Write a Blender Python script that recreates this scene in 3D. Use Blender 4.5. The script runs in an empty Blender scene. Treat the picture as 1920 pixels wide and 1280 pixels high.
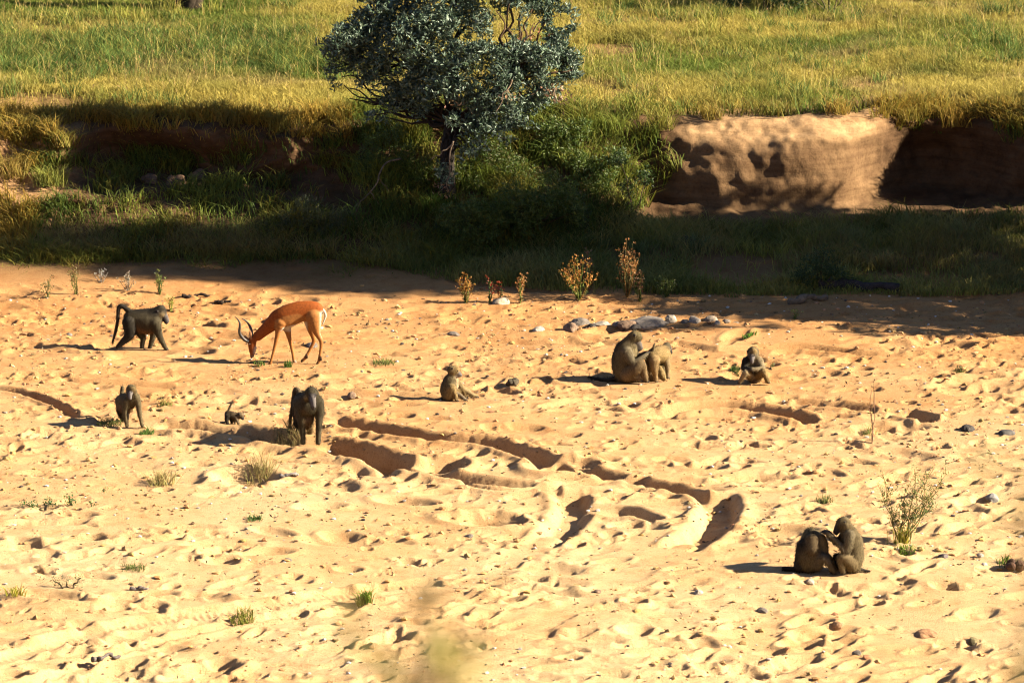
import bpy, math, random
import numpy as np
from mathutils import Vector

# ------------------------------------------------------------------ camera, sky, sun, exposure
sc = bpy.context.scene
col = sc.collection
rng = np.random.default_rng(7)
random.seed(7)

CAM_Z, PITCH, FPX = 15.0, math.radians(13.7), 7560.0      # eye height, downward tilt, focal length in photo pixels
cam_data = bpy.data.cameras.new('camera')
cam_data.sensor_width = 36.0
cam_data.lens = FPX / 1920 * 36
cam_data.clip_start, cam_data.clip_end = 0.5, 3000
cam_data.dof.use_dof = True
cam_data.dof.focus_distance = 59.0
cam_data.dof.aperture_fstop = 4.0
cam = bpy.data.objects.new('camera', cam_data)
cam.location = (0, 0, CAM_Z)
cam.rotation_euler = (math.pi / 2 - PITCH, 0, 0)
col.objects.link(cam)
sc.camera = cam

SUN_EL, SUN_AZ = math.radians(27.0), math.radians(8.0)    # azimuth measured from +X towards the camera
TO_SUN = Vector((math.cos(SUN_EL) * math.cos(SUN_AZ), -math.cos(SUN_EL) * math.sin(SUN_AZ), math.sin(SUN_EL)))
world = bpy.data.worlds.new('World')
sc.world = world
world.use_nodes = True
wn = world.node_tree
sky = wn.nodes.new('ShaderNodeTexSky')
sky.sky_type = 'NISHITA'
sky.sun_disc = False
sky.air_density, sky.dust_density = 0.5, 0.1                 # clear dry winter air
sky.sun_elevation = SUN_EL
sky.sun_rotation = math.atan2(TO_SUN.x, TO_SUN.y)
wn.nodes['Background'].inputs['Strength'].default_value = 0.05
wn.links.new(sky.outputs[0], wn.nodes['Background'].inputs['Color'])
sun_data = bpy.data.lights.new('sun', 'SUN')
sun_data.energy = 5.0
sun_data.angle = math.radians(0.6)
sun_data.color = (1.0, 0.87, 0.66)
sun = bpy.data.objects.new('sun', sun_data)
sun.rotation_euler = TO_SUN.to_track_quat('Z', 'Y').to_euler()
sun.location = TO_SUN * 200
col.objects.link(sun)
sc.view_settings.view_transform = 'Standard'
sc.view_settings.look = 'None'
sc.view_settings.exposure = 2.52
sc.view_settings.gamma = 1.0
sc.view_settings.use_curve_mapping = False
sc.render.engine = 'CYCLES'
sc.cycles.max_bounces = 5
sc.cycles.diffuse_bounces = 2
sc.cycles.filter_width = 1.1
sc.cycles.transparent_max_bounces = 4

# ------------------------------------------------------------------ small helpers
def ray(px, py):
    x, y = (np.asarray(px, float) - 960) / FPX, (640 - np.asarray(py, float)) / FPX
    c, s = math.cos(PITCH), math.sin(PITCH)
    return x, c + y * s, -s + y * c

def on_plane(px, py, z=0.0):
    dx, dy, dz = ray(px, py)
    k = (z - CAM_Z) / dz
    return dx * k, dy * k

_T = rng.random((256, 256))
def vn(x, y):
    x = np.asarray(x, float); y = np.asarray(y, float)
    xi = np.floor(x).astype(np.int64); yi = np.floor(y).astype(np.int64)
    fx, fy = x - xi, y - yi
    fx = fx * fx * (3 - 2 * fx); fy = fy * fy * (3 - 2 * fy)
    a, b = _T[xi & 255, yi & 255], _T[(xi + 1) & 255, yi & 255]
    c, d = _T[xi & 255, (yi + 1) & 255], _T[(xi + 1) & 255, (yi + 1) & 255]
    return (a + (b - a) * fx) * (1 - fy) + (c + (d - c) * fx) * fy - 0.5

def fbm(x, y, o=3):
    t = 0; a = 1.0
    for k in range(o):
        t = t + a * vn(x * 2 ** k + 17.3 * k, y * 2 ** k - 9.1 * k); a *= 0.5
    return t

def vn3(p, f):
    x, y, z = p[..., 0] * f, p[..., 1] * f, p[..., 2] * f
    return (vn(x + 0.31 * z, y + 3.1) + vn(y - 0.27 * x + 40, z) + vn(z + 0.2 * y + 80, x + 5)) / 1.5

def mesh_np(name, V, F, color=None, mats=(), smooth=False):
    me = bpy.data.meshes.new(name)
    V = np.asarray(V, np.float32).reshape(-1, 3)
    F = np.asarray(F, np.int32)
    n, k = F.shape
    me.vertices.add(len(V)); me.vertices.foreach_set('co', V.ravel())
    me.loops.add(n * k); me.loops.foreach_set('vertex_index', F.ravel())
    me.polygons.add(n)
    me.polygons.foreach_set('loop_start', np.arange(0, n * k, k, dtype=np.int32))
    me.polygons.foreach_set('use_smooth', np.full(n, smooth))
    if color is not None:
        at = me.attributes.new('tint', 'FLOAT_COLOR', 'POINT')
        c4 = np.ones((len(V), 4), np.float32); c4[:, :3] = np.asarray(color) * (0.53 if mats and mats[0].name not in ('sand', 'bank_earth') else 1.0)
        at.data.foreach_set('color', c4.ravel())
    for m in mats: me.materials.append(m)
    me.update(); me.validate()
    return me

def obj(name, me, parent=None, loc=(0, 0, 0), label=None, cat=None, group=None, kind=None):
    o = bpy.data.objects.new(name, me)
    col.objects.link(o); o.location = loc
    if parent: o.parent = parent
    if label: o['label'] = label
    if cat: o['category'] = cat
    if group: o['group'] = group
    if kind: o['kind'] = kind
    return o

def join(parts):
    V, F, C, n = [], [], [], 0
    for p in parts:
        V.append(p[0]); F.append(p[1] + n); n += len(p[0])
        if len(p) > 2: C.append(p[2])
    return np.concatenate(V), np.concatenate(F), (np.concatenate(C) if C else None)

def tube(pts, rad, sides=6, c=None):
    pts = np.asarray(pts, float); n = len(pts)
    rad = np.broadcast_to(np.asarray(rad, float), (n,))
    t = np.gradient(pts, axis=0); t /= np.linalg.norm(t, axis=1, keepdims=True) + 1e-9
    a = np.cross(t, [0.31, 0.95, 0.13]); a /= np.linalg.norm(a, axis=1, keepdims=True) + 1e-9
    b = np.cross(t, a)
    th = np.linspace(0, 2 * math.pi, sides, endpoint=False)
    V = pts[:, None] + rad[:, None, None] * (np.cos(th)[None, :, None] * a[:, None] + np.sin(th)[None, :, None] * b[:, None])
    V = np.concatenate([V.reshape(-1, 3), pts[:1], pts[-1:]])
    F = []
    for i in range(n - 1):
        for j in range(sides):
            q, r = i * sides + j, i * sides + (j + 1) % sides
            F += [(q, r, r + sides), (q, r + sides, q + sides)]
    e = n * sides
    for j in range(sides):
        F += [(e, (j + 1) % sides, j), (e + 1, (n - 1) * sides + j, (n - 1) * sides + (j + 1) % sides)]
    C = np.tile(c if c is not None else (0.2, 0.15, 0.1), (len(V), 1))
    return V, np.array(F), C

def smooth_path(pts, n=12):
    pts = np.asarray(pts, float); m = len(pts)
    P = np.vstack([2 * pts[0] - pts[1], pts, 2 * pts[-1] - pts[-2]])
    out = []
    for i in range(m - 1):
        p0, p1, p2, p3 = P[i:i + 4]
        for t in np.linspace(0, 1, n, endpoint=False):
            out.append(0.5 * (2 * p1 + (p2 - p0) * t + (2 * p0 - 5 * p1 + 4 * p2 - p3) * t * t + (3 * p1 - p0 - 3 * p2 + p3) * t ** 3))
    out.append(pts[-1])
    return np.array(out)

def blades(B, h, w, C, lean=0.4, tipc=None, r=rng):
    """One bent grass blade per base point: five vertices, three triangles."""
    N = len(B); h = np.broadcast_to(h, (N,)); w = np.broadcast_to(w, (N,))
    az = r.random(N) * 2 * math.pi
    wd = np.stack([np.cos(az), np.sin(az), np.zeros(N)], 1) * (w / 2)[:, None]
    la = r.random(N) * 2 * math.pi
    lm = h * lean * (0.2 + r.random(N))
    L = np.stack([np.cos(la) * lm, np.sin(la) * lm, np.zeros(N)], 1)
    up = np.array([0, 0, 1.0])
    b0 = B - up * 0.02
    m = B + up * (h * 0.55)[:, None] + L * 0.35
    t = B + up * (h * (1.0 - 0.2 * lean))[:, None] + L
    V = np.stack([b0 - wd, b0 + wd, m - wd * 0.8, m + wd * 0.8, t], 1).reshape(-1, 3)
    i = np.arange(N)[:, None] * 5
    F = np.concatenate([i + [0, 1, 3], i + [0, 3, 2], i + [2, 3, 4]])
    C = np.broadcast_to(C, (N, 3))
    T = C if tipc is None else np.broadcast_to(tipc, (N, 3))
    CC = np.stack([C, C, C * 0.5 + T * 0.5, C * 0.5 + T * 0.5, T], 1).reshape(-1, 3)
    return V, F, CC

def leaves(P, D, L, W, C, r=rng):
    """Pointed leaf quads at P growing along D, as two triangles with a slight fold."""
    N = len(P); L = np.broadcast_to(L, (N,))[:, None]; W = np.broadcast_to(W, (N,))[:, None]
    D = D / (np.linalg.norm(D, axis=1, keepdims=True) + 1e-9)
    s = np.cross(D, r.normal(size=(N, 3))); s /= np.linalg.norm(s, axis=1, keepdims=True) + 1e-9
    nrm = np.cross(s, D)
    V = np.stack([P, P + D * L * 0.55 + s * W / 2 + nrm * W * 0.15, P + D * L, P + D * L * 0.55 - s * W / 2 + nrm * W * 0.15], 1).reshape(-1, 3)
    i = np.arange(N)[:, None] * 4
    F = np.concatenate([i + [0, 1, 2], i + [0, 2, 3]])
    return V, F, np.repeat(np.broadcast_to(C, (N, 3)), 4, axis=0)

def ico(sub=2):
    import bmesh
    bm = bmesh.new(); bmesh.ops.create_icosphere(bm, subdivisions=sub, radius=1)
    V = np.array([v.co[:] for v in bm.verts]); F = np.array([[v.index for v in f.verts] for f in bm.faces])
    bm.free(); return V, F
ICO1, ICO2, ICO3 = ico(1), ico(2), ico(3)

def vary(c, n, amt=0.25, r=rng):
    c = np.asarray(c, float)
    return np.clip(c * (1 + amt * r.normal(size=(n, 1))) * (1 + 0.08 * r.normal(size=(n, 3))), 0.004, 0.9)

# ------------------------------------------------------------------ materials
def new_mat(name, rough=0.9, spec=0.2):
    m = bpy.data.materials.new(name); m.use_nodes = True
    nt = m.node_tree; b = nt.nodes['Principled BSDF']
    b.inputs['Roughness'].default_value = rough
    b.inputs['Specular IOR Level'].default_value = spec
    return m, nt, b

def noise_node(nt, scale, detail=4, co=None, rough=0.55):
    n = nt.nodes.new('ShaderNodeTexNoise'); n.inputs['Scale'].default_value = scale
    n.inputs['Detail'].default_value = detail; n.inputs['Roughness'].default_value = rough
    if co is not None: nt.links.new(co, n.inputs['Vector'])
    return n

def ramp_node(nt, src, stops):
    r = nt.nodes.new('ShaderNodeValToRGB')
    e = r.color_ramp.elements
    while len(e) < len(stops): e.new(0.5)
    for k, (p, c) in enumerate(stops): e[k].position = p; e[k].color = (*c, 1)
    nt.links.new(src, r.inputs[0]); return r

def mix_node(nt, fac, a, b, mode='MIX'):
    m = nt.nodes.new('ShaderNodeMix'); m.data_type = 'RGBA'; m.blend_type = mode
    for s, v in ((0, fac), (6, a), (7, b)):
        if hasattr(v, 'is_output'): nt.links.new(v, m.inputs[s])
        else: m.inputs[s].default_value = v if s == 0 else (*v, 1)
    return m.outputs[2]

def bump_node(nt, b, h, strength, dist):
    n = nt.nodes.new('ShaderNodeBump'); n.inputs['Strength'].default_value = strength; n.inputs['Distance'].default_value = dist
    nt.links.new(h, n.inputs['Height']); nt.links.new(n.outputs[0], b.inputs['Normal'])

def geo_pos(nt): return nt.nodes.new('ShaderNodeNewGeometry').outputs['Position']

def attr(nt, name='tint'):
    a = nt.nodes.new('ShaderNodeAttribute'); a.attribute_name = name; return a.outputs['Color']

def mat_sand():
    m, nt, b = new_mat('sand', 0.95, 0.1); p = geo_pos(nt)
    big = noise_node(nt, 0.35, 5, p); mid = noise_node(nt, 3.2, 6, p, 0.65); fine = noise_node(nt, 26, 5, p, 0.7)
    c1 = ramp_node(nt, mid.outputs[0], [(0.28, (0.25, 0.148, 0.072)), (0.48, (0.305, 0.210, 0.114)), (0.75, (0.33, 0.240, 0.138))]).outputs[0]
    c2 = ramp_node(nt, fine.outputs[0], [(0.30, (0.55, 0.43, 0.33)), (0.43, (0.95, 0.93, 0.91)), (0.75, (1.1, 1.08, 1.04))]).outputs[0]
    c = mix_node(nt, 0.75, c1, c2, 'MULTIPLY')
    c3 = ramp_node(nt, big.outputs[0], [(0.35, (0.92, 0.82, 0.7)), (0.6, (1, 1, 1))]).outputs[0]
    c = mix_node(nt, 0.8, c, c3, 'MULTIPLY')
    grain = noise_node(nt, 75, 3, p, 0.7)
    c4 = ramp_node(nt, grain.outputs[0], [(0.28, (0.50, 0.42, 0.36)), (0.42, (1.0, 0.99, 0.98)), (0.60, (1.08, 1.08, 1.08)), (0.72, (1.40, 1.45, 1.5))]).outputs[0]
    c = mix_node(nt, 0.9, c, c4, 'MULTIPLY')
    # the far side of the bed is redder, coarser earth; the tint attribute carries where clean sand gives way to it
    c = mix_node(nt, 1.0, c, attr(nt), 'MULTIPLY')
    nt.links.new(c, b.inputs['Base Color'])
    ad = nt.nodes.new('ShaderNodeMath'); ad.operation = 'ADD'; nt.links.new(fine.outputs[0], ad.inputs[0]); nt.links.new(grain.outputs[0], ad.inputs[1])
    bump_node(nt, b, ad.outputs[0], 0.9, 0.022)
    return m

def mat_earth():
    m, nt, b = new_mat('bank_earth', 0.95, 0.1); p = geo_pos(nt)
    mid = noise_node(nt, 2.2, 6, p, 0.65); fine = noise_node(nt, 18, 5, p, 0.7)
    mp = nt.nodes.new('ShaderNodeMapping'); mp.inputs['Scale'].default_value = (0.8, 0.8, 9)
    nt.links.new(p, mp.inputs['Vector']); strata = noise_node(nt, 1.0, 4, mp.outputs[0], 0.6)
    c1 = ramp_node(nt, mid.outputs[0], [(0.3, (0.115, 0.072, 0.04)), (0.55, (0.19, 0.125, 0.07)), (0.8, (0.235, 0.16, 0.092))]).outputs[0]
    c2 = ramp_node(nt, strata.outputs[0], [(0.35, (0.62, 0.58, 0.54)), (0.55, (1, 1, 1))]).outputs[0]
    c3 = ramp_node(nt, fine.outputs[0], [(0.3, (0.55, 0.5, 0.45)), (0.5, (1, 1, 1))]).outputs[0]
    c = mix_node(nt, 0.8, c1, c2, 'MULTIPLY'); c = mix_node(nt, 0.7, c, c3, 'MULTIPLY')
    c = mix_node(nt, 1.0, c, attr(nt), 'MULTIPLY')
    nt.links.new(c, b.inputs['Base Color'])
    bump_node(nt, b, fine.outputs[0], 0.6, 0.025)
    return m

def mat_plant(name, rough=0.6, spec=0.25, trans=0.3):
    m, nt, b = new_mat(name, rough, spec); a = attr(nt)
    nt.links.new(a, b.inputs['Base Color'])
    if trans:
        t = nt.nodes.new('ShaderNodeBsdfTranslucent'); nt.links.new(a, t.inputs['Color'])
        mx = nt.nodes.new('ShaderNodeMixShader'); mx.inputs[0].default_value = trans
        nt.links.new(b.outputs[0], mx.inputs[1]); nt.links.new(t.outputs[0], mx.inputs[2])
        nt.links.new(mx.outputs[0], nt.nodes['Material Output'].inputs['Surface'])
    return m

def mat_tint(name, rough=0.8, spec=0.2, nscale=40, lo=0.6, hi=1.25, bump=0.0, bdist=0.01, stretch=None):
    m, nt, b = new_mat(name, rough, spec)
    tc = nt.nodes.new('ShaderNodeTexCoord').outputs['Object']
    if stretch:
        mp = nt.nodes.new('ShaderNodeMapping'); mp.inputs['Scale'].default_value = stretch
        nt.links.new(tc, mp.inputs['Vector']); tc = mp.outputs[0]
    n = noise_node(nt, nscale, 4, tc, 0.6)
    r = ramp_node(nt, n.outputs[0], [(0.3, (lo,) * 3), (0.7, (hi,) * 3)]).outputs[0]
    nt.links.new(mix_node(nt, 1.0, attr(nt), r, 'MULTIPLY'), b.inputs['Base Color'])
    if bump: bump_node(nt, b, n.outputs[0], bump, bdist)
    return m

M_SAND, M_EARTH = mat_sand(), mat_earth()
M_GRASS = mat_plant('grass_blade', 0.7, 0.15, 0.35)
M_LEAF = mat_plant('green_leaf', 0.5, 0.3, 0.3)
M_SILVER = mat_plant('silver_leaf', 0.5, 0.32, 0.15)
M_BARK = mat_tint('bark', 0.9, 0.1, 14, 0.5, 1.3, 0.8, 0.02)
M_ROCK = mat_tint('rock', 0.85, 0.25, 16, 0.55, 1.3, 0.6, 0.02)
M_FUR = mat_tint('baboon_fur', 0.85, 0.15, 45, 0.7, 1.25, 0.35, 0.008, (1.6, 1.6, 0.6))
M_HIDE = mat_tint('antelope_hide', 0.75, 0.12, 34, 0.72, 1.2, 0.25, 0.006)
M_HORN = mat_tint('horn', 0.45, 0.4, 30, 0.8, 1.2)
M_EYE = new_mat('eye', 0.2, 0.5)[0]
M_EYE.node_tree.nodes['Principled BSDF'].inputs['Base Color'].default_value = (0.02, 0.012, 0.008, 1)

# ------------------------------------------------------------------ where the animals stand (photo pixels), used to calm the sand there too
FEET = dict(walker=(265, 655), impala=(545, 681), front_small=(254, 800), infant=(438, 796), front_big=(583, 834),
            seat_young=(848, 750), groomer=(1180, 716), groomed=(1236, 716), seat_front=(1413, 717), pair_l=(1525, 1072), pair_r=(1592, 1073))

# ------------------------------------------------------------------ river bed
Y0, Y1 = 42.3, 67.6
ys = [Y0]
while ys[-1] < Y1: ys.append(ys[-1] + 0.032 + 0.018 * (ys[-1] - Y0) / 24)
ys = np.array(ys)
NU = 801
us = np.linspace(-1, 1, NU)
def half(y): return np.maximum(np.asarray(y, float) * 0.154, 5.5)

UX = us[None, :] * half(ys)[:, None]
YY = np.repeat(ys[:, None], NU, 1)

def gp(px, py, z=0.0):
    x, y = on_plane(px, py, z); return float(x), float(y)

def ramp01(v, a, b):
    t = np.clip((v - a) / (b - a), 0, 1); return t * t * (3 - 2 * t)

def base_height(x, y):
    z = 0.10 * fbm(x * 0.22 + 3, y * 0.22, 2)
    z = z + 0.30 * ramp01(y, 65.2, 67.8) * (0.35 + 0.65 * ramp01(x, 0, 3))
    return z
Zb = base_height(UX, YY)
rough = 0.24 + 0.70 * ramp01(fbm(UX * 0.33 + 50, YY * 0.33, 3), -0.3, 0.35)
trk = np.exp(-((YY - 53.6) / 3.0) ** 2)                   # the churned middle of the bed
dx = UX + 0.25 * fbm(UX * 0.8, YY * 0.8 + 31, 2)
dy = YY + 0.25 * fbm(UX * 0.8 + 77, YY * 0.8, 2)
Zd = (0.060 * fbm(dx * 0.7, dy * 0.9, 2) + (0.030 + 0.030 * trk) * fbm(dx * 1.6 + 9, dy * 2.6, 2) + 0.024 * np.abs(fbm(dx * 4.2 + 4, dy * 5.2, 2))
      + 0.009 * vn(dx * 9 + 4, dy * 10) + 0.008 * vn(UX * 19, YY * 17)) * rough
Zd += 0.05 * fbm(dx * 0.9 + 70, dy * 0.9, 2) * (1 - ramp01(YY, 48, 53))

def win(x0, y0, R):
    r0, r1 = np.searchsorted(ys, [y0 - R, y0 + R])
    if r1 - r0 < 2: return None
    h = half(y0)
    c0 = int(np.clip((x0 - R) / h * (NU - 1) / 2 + (NU - 1) / 2, 0, NU - 1))
    c1 = int(np.clip((x0 + R) / h * (NU - 1) / 2 + (NU - 1) / 2 + 2, 0, NU))
    if c1 - c0 < 2: return None
    return slice(r0, r1), slice(c0, c1)

def dent(x0, y0, R, depth, aspect=1.0, ang=0.0, rim=0.35, sharp=4):
    w = win(x0, y0, R * max(1, aspect) * 2.1)
    if w is None: return
    X, Y = UX[w] - x0, YY[w] - y0
    c, s = math.cos(ang), math.sin(ang)
    e = np.sqrt(((X * c + Y * s) / (R * aspect)) ** 2 + ((-X * s + Y * c) / R) ** 2)
    Zd[w] += -depth / (1 + e ** sharp) + rim * depth * np.exp(-((e - 1.45) / 0.33) ** 2)

for k in range(4600):                                      # hoof and hand prints all over the bed
    y0 = Y0 + (Y1 - 1.5 - Y0) * rng.random(); x0 = (rng.random() * 2 - 1) * float(half(y0))
    if 1.7 * fbm(x0 * 0.45 + 11, y0 * 0.6, 3) + 0.30 * float(ramp01(y0, 49, 57)) - 0.12 < rng.random() * 0.9 - 0.45: continue
    if y0 < 49.5 and rng.random() < .4: continue
    if abs(y0 - 53.3) < 1.9 and rng.random() < .55: continue
    R = 0.032 + 0.075 * rng.random() ** 2.2
    dent(x0, y0, R, R * (0.34 + 0.50 * rng.random()), 1.1 + 1.9 * rng.random() ** 1.5, 0.15 + rng.normal() * 0.45, 0.4, 5)
for k in range(1480):                                      # soft slanting scuffs
    y0 = Y0 + (Y1 - 2.5 - Y0) * rng.random(); x0 = (rng.random() * 2 - 1) * float(half(y0))
    if fbm(x0 * 0.4 + 61, y0 * 0.5, 3) < rng.random() * .8 - .5: continue
    dent(x0, y0, 0.05 + 0.07 * rng.random(), 0.022 + 0.04 * rng.random(), 1.8 + 1.8 * rng.random(), 0.25 + rng.normal() * 0.35, 0.45, 4)
for k in range(150):                                       # larger scrapes and rolled hollows
    y0 = Y0 + (Y1 - 1.5 - Y0) * rng.random(); x0 = (rng.random() * 2 - 1) * float(half(y0))
    dent(x0, y0, 0.10 + 0.10 * rng.random(), 0.04 + 0.04 * rng.random(), 1.3 + 1.6 * rng.random(), rng.normal() * 0.4, 0.4, 6)
for px, py, R, dep, asp, ang in (                          # hollows that show singly in the photo
        (640, 1000, .15, .09, 1.6, -.3), (930, 972, .22, .13, 1.6, -.4), (815, 880, .28, .24, 1.3, .3), (1055, 880, .28, .24, 1.4, .2), (905, 975, .2, .13, 2.2, -.3), (1185, 962, .18, .11, 3.0, -.3), (1090, 905, .14, .1, 2.5, -.2), (620, 905, .16, .1, 2, -.3), (760, 940, .16, .09, 2.2, -.3), (600, 950, .14, .08, 2, .2), (1200, 985, .14, .09, 2.4, -.2),
        (700, 885, .20, .11, 1.6, -.4), (460, 895, .33, .14, 1.1, 0), (735, 1200, .16, .11, 1.5, .6), (800, 1135, .18, .09, 2.0, .5),
        (1500, 1200, .14, .10, 1.6, .5), (1520, 1165, .14, .10, 1.7, .4), (1490, 1235, .16, .10, 2.0, .6), (1510, 1185, .12, .09, 1.6, .4),
        (380, 1255, .22, .13, 1.8, .6), (190, 1250, .16, .10, 3.0, .5), (1190, 1130, .10, .08, 1.3, 0), (945, 1057, .12, .08, 1.6, .5),
        (1330, 960, .12, .10, 1.6, .4), (1560, 775, .1, .06, 3, -.2), (380, 610, .2, .09, 1.6, -.4), (420, 630, .2, .09, 2.0, -.3),
        (1740, 1000, .2, .07, 2, -.4), (1470, 1000, .2, .1, 1.9, -.3), (1840, 735, .25, .09, 2, .2), (1730, 650, .2, .06, 3, 0),
        (1080, 1195, .12, .07, 1.8, .3), (1190, 1185, .12, .08, 1.6, .5), (630, 1185, .1, .06, 1.5, 0), (1690, 800, .2, .08, 1.6, 0)):
    x0, y0 = gp(px, py); dent(x0, y0, R, dep, asp, ang, 0.45, 5)

for k, (px, py) in FEET.items():                           # the sand is trodden level under each animal
    x0, y0 = gp(px, py); w = win(x0, y0, 0.9)
    if w is None: continue
    f = np.exp(-(((UX[w] - x0) / (0.65 if k == 'impala' else 0.45)) ** 2 + ((YY[w] - y0) / 0.4) ** 2) ** 2)
    Zd[w] *= 1 - 0.85 * f

def path_dist(poly):
    P = np.array([gp(a, b) for a, b in poly]); P = smooth_path(np.c_[P, np.zeros(len(P))], 8)[:, :2]
    D = np.full(UX.shape, 9.0); S = np.zeros(UX.shape); L = 0.0; tot = np.linalg.norm(np.diff(P, axis=0), axis=1).sum()
    for a, b in zip(P[:-1], P[1:]):
        l = float(np.linalg.norm(b - a)); w = win(*((a + b) / 2), 0.9 + l / 2)
        if w is not None:
            X, Y = UX[w] - a[0], YY[w] - a[1]; d = (b - a) / (l + 1e-9)
            t = np.clip(X * d[0] + Y * d[1], 0, l)
            q = np.hypot(X - t * d[0], Y - t * d[1]); m = q < D[w]
            D[w] = np.where(m, q, D[w]); S[w] = np.where(m, (L + t) / tot, S[w])
        L += l
    return D, S, tot

def rut(poly, width, depth, rim=0.45, wob=0.5):
    global Zd
    D, S, tot = path_dist(poly)
    D = D * (1 + 0.16 * vn(UX * 1.1, YY * 1.1 + 5) + 0.07 * vn(UX * 15, YY * 15 + 5))
    ends = ramp01(S, 0, 0.06) * ramp01(1 - S, 0, 0.06)
    v = ends * (1 - wob + wob * 2 * ramp01(vn(S * tot * 0.9 + 3, S * 0 + width * 50), -0.45, 0.3))
    fl = 1 / (1 + (D / width) ** 8)
    near_ = 1 / (1 + (D / (width * 1.9)) ** 6); Zd = Zd * (1 - 0.8 * near_ * ends) - depth * v * fl + rim * depth * v * np.exp(-((D / width - 1.6) / 0.45) ** 2)

rut([(285, 800), (400, 808), (470, 818), (560, 834), (640, 845), (715, 866), (765, 884)], .22, .21, .40, .15)
rut([(610, 790), (700, 806), (800, 824), (915, 836), (975, 852), (1035, 873)], .17, .17, .40, .15)
rut([(740, 878), (830, 893), (930, 906), (1010, 914), (1050, 924)], .12, .12, .45, .2)
rut([(1066, 918), (1076, 945), (1060, 978), (1012, 1018)], .20, .15, .22, .15)
rut([(1030, 872), (1110, 890), (1200, 904), (1280, 918), (1325, 930)], .13, .13, .45, .2)
rut([(1338, 922), (1350, 950), (1328, 990), (1272, 1030)], .22, .18, .22, .15)
rut([(860, 905), (960, 918), (1100, 905), (1220, 898)], .09, .07)
rut([(1090, 950), (1160, 955), (1240, 975)], .14, .08)
rut([(-30, 731), (40, 741), (100, 760), (140, 782)], .09, .06)
rut([(1240, 770), (1330, 760), (1420, 765), (1530, 785)], .16, .13)
rut([(1480, 745), (1560, 755), (1645, 765)], .12, .10)
rut([(1690, 772), (1745, 790)], .15, .14)
rut([(1300, 660), (1400, 655), (1500, 652), (1600, 662), (1720, 672)], .10, .06)
rut([(1260, 645), (1340, 658)], .12, .07)
rut([(590, 737), (720, 742), (830, 748)], .10, .07)
rut([(620, 640), (740, 640), (900, 636), (1040, 645)], .12, .06)
rut([(120, 715), (240, 722), (330, 728)], .12, .06)
def band(poly, width, depth):
    global Zd
    D, S, tot = path_dist(poly)
    fl = np.exp(-(D / width) ** 4)
    tread = 0.008 * np.sin(S * tot * 2 * math.pi / 0.09) * np.exp(-(D / (width * .6)) ** 4)
    Zd = Zd * (1 - 0.85 * fl) + (tread - depth) * fl + depth * 0.7 * np.exp(-((D / width - 1.4) / 0.3) ** 2)
band([(-40, 1245), (60, 1215), (180, 1180), (330, 1155), (480, 1138), (640, 1112), (800, 1090)], .16, .05)
band([(-40, 1300), (80, 1272), (180, 1232), (300, 1195), (420, 1172), (560, 1150)], .10, .05)
band([(1030, 1000), (900, 1080), (700, 1160), (560, 1250)], .22, .008)
band([(1285, 1018), (1120, 1110), (960, 1210), (900, 1290)], .22, .008)

for k, (px, py) in FEET.items():
    x0, y0 = gp(px, py); w = win(x0, y0, 0.7)
    if w is not None: Zd[w] *= 1 - 0.9 * np.exp(-(((UX[w] - x0) / (.5 if k == 'impala' else .30)) ** 2 + ((YY[w] - y0 - .12) / .34) ** 2) ** 2)
calm = ramp01(YY, 64.3, 66)
Zd *= 1 - 0.5 * calm
ZZ = Zb + Zd

def hs(x, y):
    """Height of the river bed at x, y."""
    x = np.asarray(x, float); y = np.asarray(y, float)
    r = np.interp(np.clip(y, ys[0], ys[-1]), ys, np.arange(len(ys)))
    c = np.clip(x / half(y), -1, 1) * (NU - 1) / 2 + (NU - 1) / 2
    r0 = np.clip(np.floor(r).astype(int), 0, len(ys) - 2); c0 = np.clip(np.floor(c).astype(int), 0, NU - 2)
    fr, fc = r - r0, c - c0
    return (ZZ[r0, c0] * (1 - fc) + ZZ[r0, c0 + 1] * fc) * (1 - fr) + (ZZ[r0 + 1, c0] * (1 - fc) + ZZ[r0 + 1, c0 + 1] * fc) * fr

def ground(px, py):
    z = 0.0
    for k in range(7):
        x, y = on_plane(px, py, z); z = 0.5 * z + 0.5 * float(hs(x, y))
    return np.array([float(x), float(y), float(hs(x, y))])

def build_bed():
    near = np.array([-80, -20, -6, 0, 4, 6, 10, 15, 20, 25, 29, 33, 37, 40.5])
    farr = np.array([68.3, 69.0, 71.0])
    Yf = np.concatenate([near, ys, farr])
    side = np.array([1.06, 1.2, 1.5, 2.2, 4, 8, 20, 60, 110])
    Uf = np.concatenate([-side[::-1], us, side])
    k = len(side)
    X = Uf[None, :] * half(Yf)[:, None]; Y = np.repeat(Yf[:, None], len(Uf), 1)
    Z = base_height(X, Y)
    n0 = len(near)
    Z[n0:n0 + len(ys), k:k + NU] = ZZ
    Z[:n0] += np.interp(near, [-80, 4, 7, 30], [13.0, 12.9, 11.6, 0])[:, None]      # the near bank the photographer stands on
    Z[-3:] += np.array([-0.15, -0.6, -1.2])[:, None]
    nr, nc = Z.shape
    V = np.stack([X, Y, Z], -1).reshape(-1, 3)
    i = (np.arange(nr - 1)[:, None] * nc + np.arange(nc - 1)[None, :]).ravel()
    F = np.stack([i, i + 1, i + nc + 1, i + nc], 1)
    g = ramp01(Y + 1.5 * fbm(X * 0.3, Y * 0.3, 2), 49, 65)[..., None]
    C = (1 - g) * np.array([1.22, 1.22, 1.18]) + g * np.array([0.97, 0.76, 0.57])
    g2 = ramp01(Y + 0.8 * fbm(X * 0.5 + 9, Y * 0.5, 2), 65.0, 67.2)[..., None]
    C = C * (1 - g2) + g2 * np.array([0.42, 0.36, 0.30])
    C = C.reshape(-1, 3)
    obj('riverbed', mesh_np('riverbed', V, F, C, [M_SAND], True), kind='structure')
build_bed()

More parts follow.
